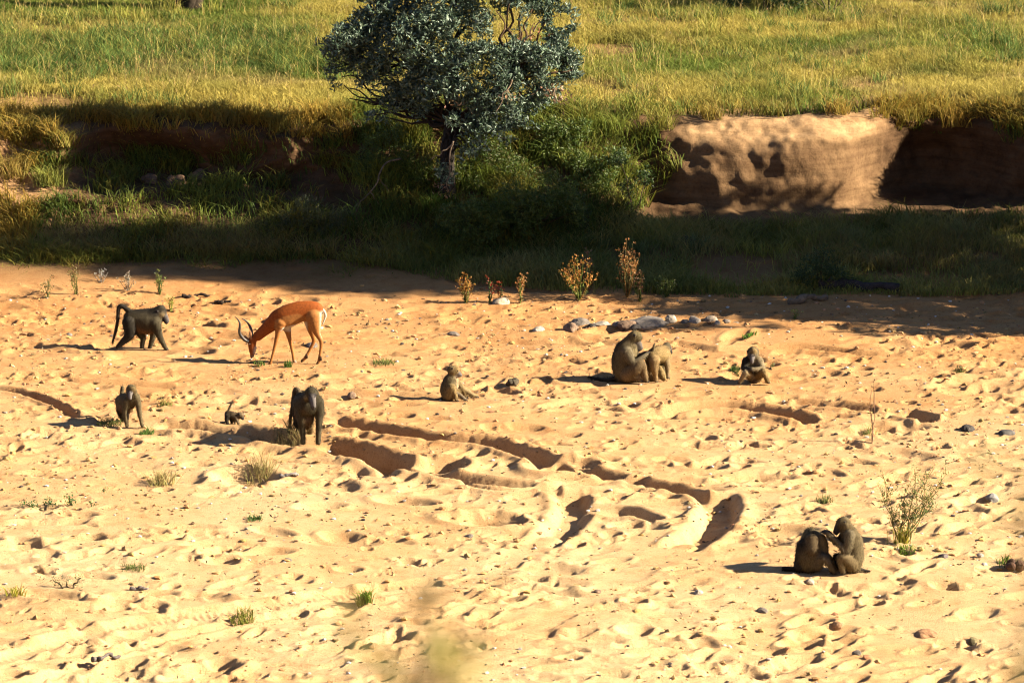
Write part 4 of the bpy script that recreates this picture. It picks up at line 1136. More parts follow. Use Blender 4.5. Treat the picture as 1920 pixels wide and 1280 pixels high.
# ------------------------------------------------------------------ animals: smooth-blended bodies meshed with surface nets
def surface_nets(F, org, h):
    s = F < 0
    nx, ny, nz = F.shape
    acc = np.zeros((nx - 1, ny - 1, nz - 1, 3)); cnt = np.zeros((nx - 1, ny - 1, nz - 1))
    cor = [(i, j, k) for i in (0, 1) for j in (0, 1) for k in (0, 1)]
    sl = lambda c: tuple(slice(c[a], F.shape[a] - 1 + c[a]) for a in range(3))
    for c in cor:
        for ax in range(3):
            if c[ax]: continue
            d = list(c); d[ax] = 1
            fa, fb = F[sl(c)], F[sl(d)]; m = (fa < 0) != (fb < 0)
            t = np.where(m, fa / np.where(m, fa - fb, 1), 0)
            for a in range(3):
                acc[..., a] += m * (c[a] + (t if a == ax else 0))
            cnt += m
    act = cnt > 0
    idx = np.full(act.shape, -1, np.int64); idx[act] = np.arange(act.sum())
    ijk = np.argwhere(act)
    V = (ijk + acc[act] / cnt[act][:, None]) * h + org
    Q = []
    for ax in range(3):
        b, c = [(1, 2), (2, 0), (0, 1)][ax]
        lo = [slice(1, n - 1) for n in F.shape]; lo[ax] = slice(0, F.shape[ax] - 1)
        hi = list(lo); hi[ax] = slice(1, F.shape[ax])
        A, B = s[tuple(lo)], s[tuple(hi)]
        for m, flip in ((A & ~B, False), (~A & B, True)):
            e = np.argwhere(m)
            if not len(e): continue
            e[:, b] += 1; e[:, c] += 1
            def cell(db, dc):
                q = e.copy(); q[:, b] -= db; q[:, c] -= dc; return idx[q[:, 0], q[:, 1], q[:, 2]]
            q = np.stack([cell(1, 1), cell(0, 1), cell(0, 0), cell(1, 0)], 1)
            Q.append(q[:, ::-1] if flip else q)
    Q = np.concatenate(Q); Q = Q[(Q >= 0).all(1)]
    return V, Q

class Body:
    """Limbs and trunk given in photo pixels (x, y), depth in metres and radius in pixels."""
    def __init__(self, key, k=.022):
        self.ax, self.ay = FEET[key]
        z = 0.0
        for it in range(5): x, y = on_plane(self.ax, self.ay, z); z = float(base_height(x, y))
        self.A = np.array([float(x), float(y), z])
        self.dep = math.atan2(CAM_Z - self.A[2], self.A[1])
        self.s = FPX / math.hypot(self.A[1], CAM_Z - self.A[2])
        self.prims = []; self.k = k
    def pt(self, px, py, d):
        z = ((self.ay - py) / self.s - d * math.sin(self.dep)) / math.cos(self.dep)
        return np.array([(px - self.ax) / self.s, d, z])
    def chain(self, pts, c, ky=1.0, k=None, fur=1.0):
        P = np.array([[*self.pt(*p[:3]), p[3] / self.s] for p in pts])
        if len(P) == 1: P = np.vstack([P, P + [1e-4, 0, 0, 0]])
        elif len(P) > 2:
            a, b = P[:-1], P[1:]
            out = [P[0]]; Q = np.vstack([2 * P[0] - P[1], P, 2 * P[-1] - P[-2]])
            for i in range(len(P) - 1):
                p0, p1, p2, p3 = Q[i:i + 4]
                for t in (.333, .667, 1.0):
                    out.append(0.5 * (2 * p1 + (p2 - p0) * t + (2 * p0 - 5 * p1 + 4 * p2 - p3) * t * t + (3 * p1 - p0 - 3 * p2 + p3) * t ** 3))
            P = np.array(out); P[:, 3] = np.maximum(P[:, 3], .004)
        self.add([(u[:3], v[:3], u[3], v[3]) for u, v in zip(P[:-1], P[1:])], c, ky, k or self.k, fur)
    def add(self, segs, c, ky, k, fur): self.prims.append((segs, ky, np.asarray(c, float), k, fur))
    def paw(self, px, py, d, dirx, c, n=4, L=5.0, depth=-.4):
        """Palm with separate bent digits fanning forward and a thumb off its side."""
        base = self.pt(px, py, d)
        for i in range(n):
            a = (i - (n - 1) / 2) * .30
            v = np.array([dirx * math.cos(a), depth * .0 + math.sin(a) * .9, 0]); l = L / self.s * (1, .92, 1.05, .8)[i % 4]
            kn = base + v * l * .55 + [0, 0, .006]; tip = base + v * l + [0, 0, -.008]
            self.add([(base, kn, .011, .009), (kn, tip, .009, .007)], c, 1, .005, 0)
        th = base + np.array([dirx * .3, -.9, -.1]) * L / self.s * .6
        self.add([(base, th, .010, .008)], c, 1, .005, 0)
    def dist(self, p, pr):
        best = None
        for a, b, ra, rb in pr[0]:
            ab = b - a; l2 = ab @ ab
            t = np.clip(((p - a) @ ab) / l2, 0, 1) if l2 > 1e-10 else np.zeros(p.shape[:-1])
            q = p - (a + t[..., None] * ab)
            q[..., 1] /= pr[1]
            d = np.sqrt((q * q).sum(-1)) - (ra + (rb - ra) * t)
            best = d if best is None else np.minimum(best, d)
        return best
    def box(self, pr):
        lo = np.min([np.minimum(g[0], g[1]) - max(g[2], g[3]) for g in pr[0]], 0); hi = np.max([np.maximum(g[0], g[1]) + max(g[2], g[3]) for g in pr[0]], 0)
        return lo, hi
    def mesh(self, h=.0105):
        bx_ = [self.box(p) for p in self.prims]
        lo = np.min([b[0] for b in bx_], 0) - .05; hi = np.max([b[1] for b in bx_], 0) + .05
        n = np.ceil((hi - lo) / h).astype(int) + 1
        F = np.full(n, .3)
        g = [lo[a] + h * np.arange(n[a]) for a in range(3)]
        for pr, (l0, h0) in zip(self.prims, bx_):
            m = pr[3] + .015 + .02 * (pr[1] > 1)
            sl = []
            for a in range(3):
                sl.append(slice(int(max(0, (l0[a] - m - lo[a]) / h)), int(min(n[a], (h0[a] + m - lo[a]) / h + 2))))
            G = np.stack(np.meshgrid(*[g[a][sl[a]] for a in range(3)], indexing='ij'), -1)
            d = self.dist(G, pr); f = F[tuple(sl)]; k = pr[3]
            hh = np.clip(k - np.abs(f - d), 0, None) / k
            F[tuple(sl)] = np.minimum(f, d) - hh * hh * k * .25
        V, Q = surface_nets(F, lo, h)
        # colour and fur weight from the nearest limbs
        W = np.zeros(len(V)); C = np.zeros((len(V), 3)); fu = np.zeros(len(V))
        for pr in self.prims:
            w = np.exp(-np.clip(self.dist(V.copy(), pr), -.008, None) / .007); W += w; C += w[:, None] * pr[2]; fu += w * pr[4]
        C /= W[:, None] + 1e-12; fu /= W + 1e-12
        return V, Q, C, fu

def normals(V, Q):
    n = np.cross(V[Q[:, 2]] - V[Q[:, 0]], V[Q[:, 3]] - V[Q[:, 1]])
    N = np.zeros_like(V)
    for k in range(4): np.add.at(N, Q[:, k], n)
    return N / (np.linalg.norm(N, axis=1, keepdims=True) + 1e-12)

FURC, GOLDC, DARKC = (.125, .096, .050), (.22, .150, .062), (.030, .025, .018)
MALEC = (.068, .055, .031)
FACE, MUZ, HAND, PALEC = (.030, .025, .024), (.135, .116, .108), (.04, .034, .03), (.28, .21, .11)

def baboon(B, name, label, nf=5200, fl=.034, eyes=(), h=.0105, group='baboons of the troop', cat='baboon'):
    V, Q, C, fu = B.mesh(h)
    N = normals(V, Q)
    if N[np.argmax(V[:, 2]), 2] < 0: Q = Q[:, ::-1]; N = -N
    V = V + N * (.005 * vn3(V, 9) + .003 * vn3(V, 22))[:, None] * np.clip(fu, 0, 1)[:, None]
    # warm grizzled variation in the coat
    C = C * (1 + .5 * vn3(V + 7, 6) * np.clip(fu, 0, 1))[:, None]
    t = empty(name, B.A, label, cat, group)
    body = obj('body', mesh_np('body', V, Q, np.clip(C, .008, .8), [M_FUR], True), t)
    # coat: short hairs lying down and back along the body
    pick = rng.choice(len(V), nf, p=(fu + 1e-6) / (fu + 1e-6).sum())
    P, n0, c0 = V[pick] + rng.normal(size=(nf, 3)) * .004, N[pick], C[pick]
    D = n0 * .34 + np.array([0, 0, -.75]) + rng.normal(size=(nf, 3)) * .24
    D -= n0 * np.clip((D * n0).sum(1) - .75, 0, None)[:, None]; D += n0 * np.clip(.26 - (D * n0).sum(1), 0, None)[:, None]
    D /= np.linalg.norm(D, axis=1, keepdims=True); sd = np.cross(D, n0); sd /= np.linalg.norm(sd, axis=1, keepdims=True) + 1e-9
    L = (0.85 * fl * (.5 + .9 * rng.random(nf)) * np.clip(fu[pick], .3, 1))[:, None]; P = P - n0 * .004
    hv = np.stack([P, P + D * L * .5 + sd * .0035, P + D * L, P + D * L * .5 - sd * .0035], 1).reshape(-1, 3)
    q4 = np.arange(nf)[:, None] * 4; hf = np.concatenate([q4 + [0, 1, 2], q4 + [0, 2, 3]])
    hc = np.repeat(np.clip(c0 * (.6 + .85 * rng.random((nf, 1)) ** 1.3), .008, .8), 4, 0)
    fm = mesh_np('fur', hv, hf, hc, [M_GRASS_FUR], True)
    fm.normals_split_custom_set_from_vertices(np.repeat(n0 + rng.normal(size=n0.shape) * .12, 4, 0).tolist())
    obj('fur', fm, t, kind='stuff')
    for e in eyes:
        p = B.pt(*e); obj('eye', mesh_np('eye', ICO1[0] * .011, ICO1[1], None, [M_EYE], True), t, p)
    return t
M_GRASS_FUR = mat_plant('hair', .85, .04, 0)

# 1 male walking in profile
B = Body('walker')
B.chain([(246, 595, 0, 13), (261, 599, 0, 17), (277, 602, 0, 20.5), (289, 599, 0, 17)], MALEC, .72)
B.chain([(250, 592, 0, 11), (266, 591, 0, 12), (284, 589, 0, 11)], DARKC, .7)
B.chain([(268, 610, 0, 15), (280, 612, 0, 14)], (.16, .085, .04), .75)
B.chain([(287, 592, 0, 13), (296, 586, 0, 11), (303, 581.5, 0, 9.2)], DARKC, .8)
B.chain([(303, 581, 0, 8.8), (306, 585, 0, 7.6)], MALEC, .8)
B.chain([(304, 588, -.02, 6.8)], PALEC, .8)
B.chain([(307, 587, 0, 5.8), (312, 594, 0, 4.6), (315, 602, 0, 3.8)], MUZ, .75, .012, .05)
B.chain([(308, 592, 0, 5.4), (311, 600, 0, 4.6), (313, 604.5, 0, 3.6)], FACE, .8, .012, .05)
B.chain([(304, 582.5, 0, 3.2), (311, 583.5, 0, 2.4)], FACE, 1.6, .01, .1)
B.chain([(297, 584, -.075, 2.4)], FACE, .6, .008, 0)
B.chain([(293, 606, -.07, 11), (298, 622, -.075, 7.6), (302, 633, -.075, 5.6), (309, 648, -.075, 4.2), (312, 653, -.075, 3.8)], MALEC, .8)
B.chain([(289, 612, .07, 9), (287, 627, .07, 6.2), (284, 640, .07, 4.8), (280, 652, .07, 4.0)], MALEC, .8)
B.chain([(244, 605, -.06, 13), (245, 622, -.07, 10.5), (242, 631, -.07, 8.2), (229, 643, -.07, 5), (221, 651, -.07, 3.8)], DARKC, .75)
B.chain([(255, 610, .06, 11), (264, 626, .07, 7.5), (268, 633, .07, 5.6), (266, 646, .07, 4.4), (266, 655, .07, 4.0)], MALEC, .75)
B.chain([(254, 622, 0, 4.4), (254, 625, 0, 3.8)], FACE, .9, .01, .1)
B.chain([(247, 586, 0, 5), (235, 576, 0, 4.0), (228, 573.5, 0, 3.7), (223.5, 580, 0, 3.3), (222, 600, 0, 3.0), (217, 623, 0, 2.8), (211.5, 641, 0, 2.2)], DARKC, 1, .012)
for x, y, d in ((313, 655, -.075), (279, 654, .07), (221, 653, -.07), (266, 656, .07)): B.paw(x, y, d, 1, HAND)
baboon(B, 'walking_baboon', 'dark male baboon walking in profile with arched tail', eyes=[(309, 586, -.045)])

# 2 smaller baboon walking towards the viewer
B = Body('front_small')
B.chain([(226, 752, .28, 13), (234, 751, .18, 14), (246, 750, .03, 14), (250, 747, -.03, 11.5)], FURC, .9)
B.chain([(226, 762, .22, 10), (240, 764, .06, 10)], (.17, .09, .04), .9)
B.chain([(249, 737, -.03, 10), (249, 730, -.10, 9.2)], FURC, 1)
B.chain([(252, 731, -.15, 6)], GOLDC, .8, .015)
B.chain([(248.5, 735.5, -.16, 4.6), (248.3, 741, -.22, 3.9), (248.3, 747, -.25, 3.2)], MUZ, 1, .010, .05)
B.chain([(245, 738, -.15, 4.2), (246.5, 744, -.20, 3.6)], FACE, 1, .010, .05)
B.chain([(244.5, 733.5, -.165, 1.8), (252.5, 733.5, -.165, 1.8)], FACE, 1, .008, .1)
B.chain([(239.8, 731, -.07, 2), ], FACE, .6, .006, 0); B.chain([(258, 732, -.07, 2)], FACE, .6, .006, 0)
B.chain([(257, 745, -.05, 8), (261, 757, -.06, 6), (262.5, 770, -.08, 4.7), (266, 788, -.09, 3.6), (268, 797, -.10, 3.3)], FURC, 1)
B.chain([(239, 752, -.04, 8), (236, 766, -.05, 6), (236, 776, -.06, 4.8), (238, 789, -.08, 3.9), (239.5, 798, -.09, 3.4)], FURC, 1)
B.chain([(239, 757, -.06, 3.5)], PALEC, 1, .02)
B.chain([(226, 758, .26, 11), (225, 772, .22, 8), (227, 782, .28, 5), (227, 791, .28, 3.6)], DARKC, 1)
B.chain([(232, 758, .30, 10), (233, 772, .30, 6.5), (233, 788, .32, 3.6)], DARKC, 1)
B.chain([(225, 744, .33, 4), (226, 733, .38, 3.2), (226.5, 726, .40, 2.9), (224, 728, .46, 2.6), (221, 744, .5, 2.3), (219, 762, .5, 2)], FURC, 1, .012)
for x, y, d in ((268, 799, -.10), (239.5, 800, -.09)): B.paw(x, y, d, .35, HAND, L=3.5)
baboon(B, 'small_walking_baboon', 'smaller brown baboon walking head on with pale muzzle', 4600, .034, [(246.2, 735, -.195), (251, 735, -.195)])

# 3 infant
B = Body('infant', .012)
B.chain([(428.5, 776, .02, 7.17), (435, 778, 0, 7.17), (443, 780, 0, 6.40)], (.075, .052, .028), .8)
B.chain([(446, 779, 0, 5.63), (451.5, 778.5, -.01, 6.27)], (.13, .09, .045), .9)
B.chain([(453.5, 781, -.02, 4.10), (455.5, 784.5, -.03, 2.82)], FACE, .9, .008, .1)
B.chain([(449, 776, -.04, 2.30)], FACE, .6, .006, 0)
B.chain([(428, 771, .02, 2.30), (431, 763, .02, 1.79), (434, 757, .02, 1.54), (437, 754, .02, 1.28)], FURC, 1, .008)
B.chain([(427, 780, -.02, 5.38), (425.5, 787, -.03, 3.33), (427.5, 795, -.03, 2.43)], DARKC, .9)
B.chain([(432, 782, .03, 4.61), (434, 788, .04, 3.07), (434.5, 794, .04, 2.30)], DARKC, .9)
B.chain([(443, 783, -.02, 4.10), (446, 790, -.03, 2.69), (448, 796, -.03, 2.18)], (.20, .15, .09), .9)
B.chain([(440, 783, .03, 4.10), (440, 790, .03, 2.56), (440.5, 795, .03, 2.05)], (.20, .15, .09), .9)
baboon(B, 'infant_baboon', 'tiny dark infant baboon with raised thin tail', 1400, .018, [(454, 779, -.035)], .007)

# 4 big male walking towards the viewer
B = Body('front_big', .03)
B.chain([(563, 757, .50, 18), (569, 757, .28, 21), (576, 759, .05, 24), (579, 757, -.04, 22)], MALEC, .95)
B.chain([(571, 775, .10, 19), (574, 786, -.02, 15)], (.12, .075, .036), .9)
B.chain([(586, 746, -.05, 15), (586, 738, -.14, 12.5)], MALEC, 1)
B.chain([(575, 750, -.10, 10), (573, 765, -.12, 10)], (.085, .06, .034), 1)
B.chain([(577, 745, -.18, 5)], PALEC, 1, .02)
B.chain([(589, 743.5, -.22, 6.0), (590.5, 753, -.30, 5.0), (591.8, 762, -.34, 4.2)], MUZ, 1, .012, .05)
B.chain([(585.5, 748, -.22, 5.2), (588.5, 758, -.29, 4.4), (590.5, 766, -.31, 3.8)], FACE, 1, .012, .05)
B.chain([(591.5, 763.5, -.365, 1.9)], FACE, 1, .006, 0)
B.chain([(583.5, 741, -.235, 2.4), (595, 741, -.235, 2.4)], FACE, 1, .008, .1)
B.chain([(597, 755, -.06, 12), (600, 770, -.08, 9), (599.5, 788, -.10, 6.8), (598.7, 808, -.12, 5.2), (597.5, 829, -.13, 4.6)], MALEC, 1)
B.chain([(568, 772, -.05, 11), (566.5, 790, -.07, 7.6), (568.5, 808, -.08, 5.4), (569, 829, -.10, 4.6)], MALEC, 1)
B.chain([(559, 768, .46, 14), (557, 790, .42, 9.5), (558, 806, .46, 6), (557, 820, .46, 4.4)], DARKC, 1)
B.chain([(572, 770, .48, 14), (577, 792, .44, 9), (578, 806, .48, 5.6), (577, 820, .48, 4.4)], (.19, .13, .06), 1)
B.chain([(561, 741, .56, 6), (556, 732, .60, 5.2), (551.5, 729, .62, 4.8), (548, 738, .62, 4.2), (544.5, 764, .60, 3.7), (540, 790, .58, 3.2), (540, 811, .56, 2.4)], (.11, .08, .045), 1, .014)
for x, y, d in ((597.5, 832, -.13), (569, 832, -.10)): B.paw(x, y, d, .3, HAND, L=4)
baboon(B, 'male_baboon', 'big heavy maned baboon walking head on toward the viewer', 7500, .045, [(586.5, 744, -.275), (593.5, 744, -.275)], .0115)

# 5 seated young baboon in profile
B = Body('seat_young')
B.chain([(846, 706, 0, 8.5), (843.5, 716, 0, 12.5), (840, 731, 0, 14.5), (841, 741, 0, 11.5)], FURC, .8)
B.chain([(842, 712, .0, 9), (837, 728, .0, 10)], DARKC, .8)
B.chain([(853, 712, .02, 6), (851, 724, .02, 8)], (.36, .26, .15), .8)
B.chain([(850, 695, 0, 9.0), (853, 693.5, 0, 8.6)], GOLDC, .85)
B.chain([(847, 694, .0, 8.2)], FURC, .85)
B.chain([(857, 698.5, 0, 5.4), (861, 701, 0, 4.2), (863.5, 703, 0, 3.4)], MUZ, .8, .010, .05)
B.chain([(855, 704, 0, 4.2), (861, 704.5, 0, 3)], (.30, .22, .15), .8, .01, .3)
B.chain([(855, 692, 0, 2.2), (859, 693.5, 0, 1.8)], FACE, 1.6, .008, .1)
B.chain([(848.3, 690.5, -.065, 2.2)], FACE, .6, .006, 0)
B.chain([(843, 741, -.04, 9), (846, 728, -.08, 7), (848.5, 727, -.08, 6), (853, 740, -.085, 4.4), (856, 749, -.09, 3.4)], GOLDC, .9)
B.chain([(856, 737, -.03, 3.4), (864, 742, -.06, 3.4), (872, 748.5, -.08, 3.2)], (.17, .13, .08), .9)
B.chain([(852, 711, .06, 6.5), (861, 720, .09, 5.6), (866, 726, .09, 4.8), (878, 735, .09, 3.6), (893, 743.5, .10, 2.8)], (.20, .145, .07), .9)
B.chain([(848, 741, .05, 8), (862, 731, .09, 6.4), (867, 730, .09, 5.6), (871, 739, .09, 4), (873, 744, .09, 3.4)], GOLDC, .9)
B.chain([(833, 745, .02, 4), (822, 749.5, .02, 2.6), (806, 750.5, .04, 2), (792, 750, .08, 1.6)], DARKC, 1, .01)
for x, y, d in ((856, 750.5, -.09), (873, 750, -.08), (874, 745.5, .09), (894, 744, .10)): B.paw(x, y, d, 1, HAND, L=4)
baboon(B, 'seated_young_baboon', 'young baboon seated alone in profile, arm over knee', 4200, .028, [(858.3, 695.5, -.045)], .0095)

# 6 big seated groomer
B = Body('groomer', .026)
B.chain([(1178, 642, 0, 11.5), (1171, 657, 0, 17.5), (1167, 672, 0, 18.5), (1165, 688, 0, 17.5), (1168, 703, 0, 13.5)], FURC, .82)
B.chain([(1167, 654, 0, 14), (1160, 672, 0, 13), (1160, 690, 0, 12)], DARKC, .8)
B.chain([(1188, 648, 0, 8), (1184, 662, -.02, 10)], (.20, .155, .08), .85)
B.chain([(1190, 631, 0, 11.2), (1193.5, 631.5, 0, 10)], (.15, .115, .055), .85)
B.chain([(1184, 634, 0, 10)], FURC, .85)
B.chain([(1194, 641, 0, 7.6), (1198, 647, 0, 5.8), (1201, 652.5, 0, 4.2)], (.13, .11, .095), .8, .012, .05)
B.chain([(1193, 649, 0, 5.4), (1197.5, 655, 0, 4.2)], FACE, .85, .012, .1)
B.chain([(1196.5, 633, 0, 2.4), (1200.5, 636.5, 0, 2.0)], FACE, 1.7, .008, .1)
B.chain([(1189, 628.5, -.085, 2.8)], FACE, .6, .006, 0)
B.chain([(1174, 660, -.08, 11), (1180, 672, -.11, 8.6), (1186, 680, -.12, 6.8), (1196, 675, -.11, 5), (1207, 667.5, -.08, 4), (1213, 662, -.05, 3.6)], (.155, .125, .075), .9)
B.chain([(1190, 657, .08, 8), (1195, 666, .10, 5.4), (1203, 665, .08, 4), (1210, 661, .05, 3.4)], (.10, .08, .055), .9)
B.chain([(1175, 702, -.08, 13), (1192, 690, -.13, 11), (1202, 684, -.13, 8.6), (1206, 697, -.13, 6.8), (1210, 711, -.13, 4.8)], (.185, .125, .06), .9)
B.chain([(1178, 704, -.06, 11), (1195, 706, -.11, 8)], (.17, .11, .055), .9)
B.chain([(1178, 702, .08, 12), (1199, 688, .13, 9), (1207, 688, .13, 7.6), (1211, 700, .13, 5.6), (1213, 711, .13, 4.4)], FURC, .9)
B.chain([(1158, 707, .02, 5.5), (1148, 711, .03, 4.4), (1136, 712, .04, 3.6), (1120, 710, .06, 2.8), (1104, 706, .10, 2.2)], DARKC, 1, .012)
B.paw(1210, 715, -.13, 1, HAND, L=7); B.paw(1214, 715, .13, 1, HAND, L=7); B.paw(1214, 660.5, -.05, 1, HAND, L=4); B.paw(1211, 659.5, .05, 1, HAND, L=4)
baboon(B, 'grooming_baboon', 'large seated baboon grooming the one standing before it', 6200, .04, [(1199, 637, -.05)], .0112)

# 7 groomed baboon standing, rump towards the groomer
B = Body('groomed')
B.chain([(1222, 666, 0, 11), (1230, 666, .05, 14.5), (1240, 665, .14, 14), (1247, 664, .22, 11.5)], GOLDC, .9)
B.chain([(1224, 660, .02, 8), (1236, 656, .12, 9), (1246, 655, .22, 8)], (.19, .125, .055), .9)
B.chain([(1247, 655, .25, 9), (1251, 649, .30, 8.2)], FURC, .9)
B.chain([(1254, 653, .30, 5.6), (1257, 657, .31, 4.3), (1259, 660.5, .31, 3.3)], FACE, .85, .010, .05)
B.chain([(1254.5, 654.5, .27, 3.6)], (.26, .2, .14), .8, .01, .3)
B.chain([(1255, 649.5, .3, 2.4), (1259, 652, .3, 1.8)], MUZ, 1.4, .008, .1)
B.chain([(1249.5, 647.5, .235, 2.2)], FACE, .6, .006, 0)
B.chain([(1223, 659, -.02, 3.2), (1224.5, 651, -.03, 2.4), (1226.5, 645, -.02, 1.8)], FURC, 1, .010)
B.chain([(1226, 676, -.06, 11), (1226, 690, -.07, 8), (1228, 701, -.05, 5.2), (1229, 713, -.05, 3.8)], (.27, .18, .08), .9)
B.chain([(1218, 674, .02, 9), (1216, 690, .02, 6), (1219, 702, .05, 4.2), (1222, 713, .04, 3.4)], (.18, .12, .055), .9)
B.chain([(1247, 670, .16, 8.5), (1251, 683, .16, 6), (1252, 698, .16, 4), (1252.5, 707, .16, 3.3)], (.20, .145, .075), .9)
B.chain([(1240, 672, .24, 8), (1242, 688, .26, 5.5), (1246, 700, .27, 3.8), (1248, 704, .27, 3.2)], FURC, .9)
B.chain([(1237, 690, .06, 5), (1240, 701, .04, 7.4), (1245, 709, .03, 4.4)], GOLDC, .9)
for x, y, d in ((1229, 715, -.05), (1222, 715, .04), (1252.5, 708.5, .16)): B.paw(x, y, d, 1, HAND, L=4)
baboon(B, 'groomed_baboon', 'golden brown baboon standing to be groomed, looking away', 4200, .03, [(1257, 652.5, .255)], .0095)

# 8 seated young baboon facing the viewer
B = Body('seat_front')
B.chain([(1411, 672, .06, 12), (1412, 682, .06, 15), (1414, 695, .06, 15), (1415, 706, .05, 13)], FURC, .85)
B.chain([(1403, 678, .04, 10)], DARKC, .85)
B.chain([(1411, 661, -.02, 11.4), (1411, 665, -.06, 9.6)], FURC, .95)
B.chain([(1411, 658.5, -.08, 6.4)], GOLDC, .9, .02)
B.chain([(1408.8, 669, -.12, 5), (1408.2, 675, -.17, 4.0), (1407.8, 679, -.18, 3.2)], MUZ, 1, .010, .05)
B.chain([(1404, 667.5, -.11, 2.4), (1414, 667.5, -.11, 2.4)], FACE, 1, .010, .1)
B.chain([(1417.5, 657.5, -.05, 2.4)], FACE, .7, .006, 0); B.chain([(1400.5, 659, -.05, 2.4)], FACE, .7, .006, 0)
B.chain([(1422, 677, .02, 9), (1427, 686, -.04, 6.6), (1428, 691, -.08, 5.2), (1418, 692, -.17, 4.2), (1408, 692, -.20, 3.6)], (.20, .155, .09), .95)
B.chain([(1399, 677, .02, 8), (1395, 687, -.03, 6), (1395, 691, -.06, 5), (1403, 692, -.17, 4), (1408, 694, -.2, 3.4)], DARKC, .95)
B.chain([(1409, 706, 0, 9), (1399, 699, -.16, 6.6), (1395.5, 700, -.19, 5.8), (1390, 709, -.17, 4.6), (1386, 716, -.16, 3.8)], PALEC, .95)
B.chain([(1420, 706, 0, 9), (1428, 697, -.15, 6.8), (1430.5, 698, -.17, 5.8), (1435, 708, -.16, 4.4), (1439, 716, -.15, 3.6)], GOLDC, .95)
B.chain([(1414, 712, -.02, 8)], (.10, .06, .035), .9)
B.paw(1385, 717.5, -.16, -.7, HAND, L=4.5); B.paw(1440, 717.5, -.15, .7, HAND, L=4.5); B.paw(1407, 692, -.2, -1, HAND, L=3.5)
baboon(B, 'seated_facing_baboon', 'young baboon seated facing the viewer with folded arms', 4200, .028, [(1405.8, 666.5, -.155), (1412.2, 666.5, -.155)], .0095)

# 9 left one of the near pair, back to the viewer
B = Body('pair_l', .03)
B.chain([(1524, 1006, .10, 15), (1522, 1020, .06, 22), (1519, 1038, .03, 25), (1517, 1053, .02, 20)], FURC, .88)
B.chain([(1519, 1002, .16, 12), (1514, 1009, .28, 10), (1508, 1016, .34, 7)], FURC, 1)
B.chain([(1510, 1025, .02, 17), (1504, 1048, .02, 14)], DARKC, .88)
B.chain([(1522, 1012, -.03, 12), (1521, 1030, -.08, 12)], (.12, .085, .045), .8)
B.chain([(1537, 1011, .04, 11), (1543, 1024, .02, 9.5), (1545, 1037, .0, 8), (1552, 1050, -.02, 5.6), (1562, 1068, -.04, 4)], (.18, .13, .065), .9)
B.chain([(1530, 1056, -.04, 13), (1538, 1045, -.08, 9.5), (1547, 1048, -.12, 7), (1556, 1062, -.12, 4.8), (1563, 1073, -.10, 3.8)], (.12, .095, .06), .9)
B.chain([(1545, 1036, .10, 6), (1557, 1046, .10, 5.4), (1563, 1059, .06, 4.2), (1568, 1073, .02, 3.4)], GOLDC, .9)
B.chain([(1500, 1058, .04, 12), (1497, 1063, -.02, 8)], DARKC, .9)
B.chain([(1500, 1066, .04, 5), (1486, 1066, .06, 4.2), (1470, 1064, .10, 3.4)], DARKC, 1, .012)
B.paw(1563, 1074.5, -.10, .8, HAND, L=4.5); B.paw(1568, 1075, .02, .8, HAND, L=4.5)
baboon(B, 'bowed_baboon', 'hunched baboon with its back turned being groomed on near sand', 6200, .042, (), .0115)

# 10 right one of the near pair, grooming
B = Body('pair_r', .03)
B.chain([(1587, 992, 0, 12.5), (1593, 1006, 0, 17.5), (1597, 1024, 0, 19.5), (1599, 1044, 0, 19), (1600, 1059, 0, 14)], FURC, .82)
B.chain([(1601, 1012, .03, 14), (1606, 1036, .03, 13)], (.17, .125, .065), .85)
B.chain([(1581, 980, 0, 11.6), (1577, 980.5, 0, 11)], FURC, .85)
B.chain([(1584, 985, -.03, 8)], (.19, .14, .07), .85)
B.chain([(1571, 985, 0, 7), (1567.5, 991, 0, 5.6), (1564.5, 997, 0, 4.4)], FACE, .8, .012, .05)
B.chain([(1571, 993, 0, 5.4), (1567, 1000, 0, 3.6)], FACE, .85, .012, .1)
B.chain([(1572, 978, 0, 2.6), (1568, 981, 0, 2.2)], FACE, 1.7, .01, .1)
B.chain([(1580.5, 979, -.085, 2.6)], FACE, .6, .006, 0)
B.chain([(1590, 1003, -.08, 10), (1588, 1018, -.12, 8.4), (1584, 1033, -.13, 6.6), (1578, 1029, -.13, 5.6), (1572, 1020, -.10, 5), (1560, 1008, -.05, 4.6), (1549, 999, -.02, 4.2)], (.15, .12, .07), .9)
B.chain([(1582, 1004, .08, 9), (1572, 1014, .12, 6.6), (1562, 1008, .08, 5.4), (1553, 999, .05, 5), (1545, 997, .02, 4.2)], DARKC, .9)
B.chain([(1594, 1056, -.08, 13), (1584, 1048, -.13, 10), (1574, 1045, -.14, 7.6), (1576, 1060, -.14, 6), (1578, 1070, -.14, 4.8)], (.165, .12, .06), .9)
B.chain([(1592, 1056, .08, 12), (1575, 1046, .13, 9), (1569, 1046, .13, 7), (1569, 1062, .13, 5), (1568, 1068, .13, 4.2)], DARKC, .9)
B.chain([(1608, 1064, .02, 4.5), (1618, 1068, .02, 2.8), (1631, 1070, .02, 2)], DARKC, 1, .01)
B.paw(1577, 1073, -.14, -1, HAND, L=6); B.paw(1547, 998, -.02, -1, HAND, L=4); B.paw(1543, 996.5, .02, -1, HAND, L=4)
baboon(B, 'near_grooming_baboon', 'upright seated baboon reaching out to groom its hunched partner', 6200, .042, [(1569.5, 983, -.05)], .0115)

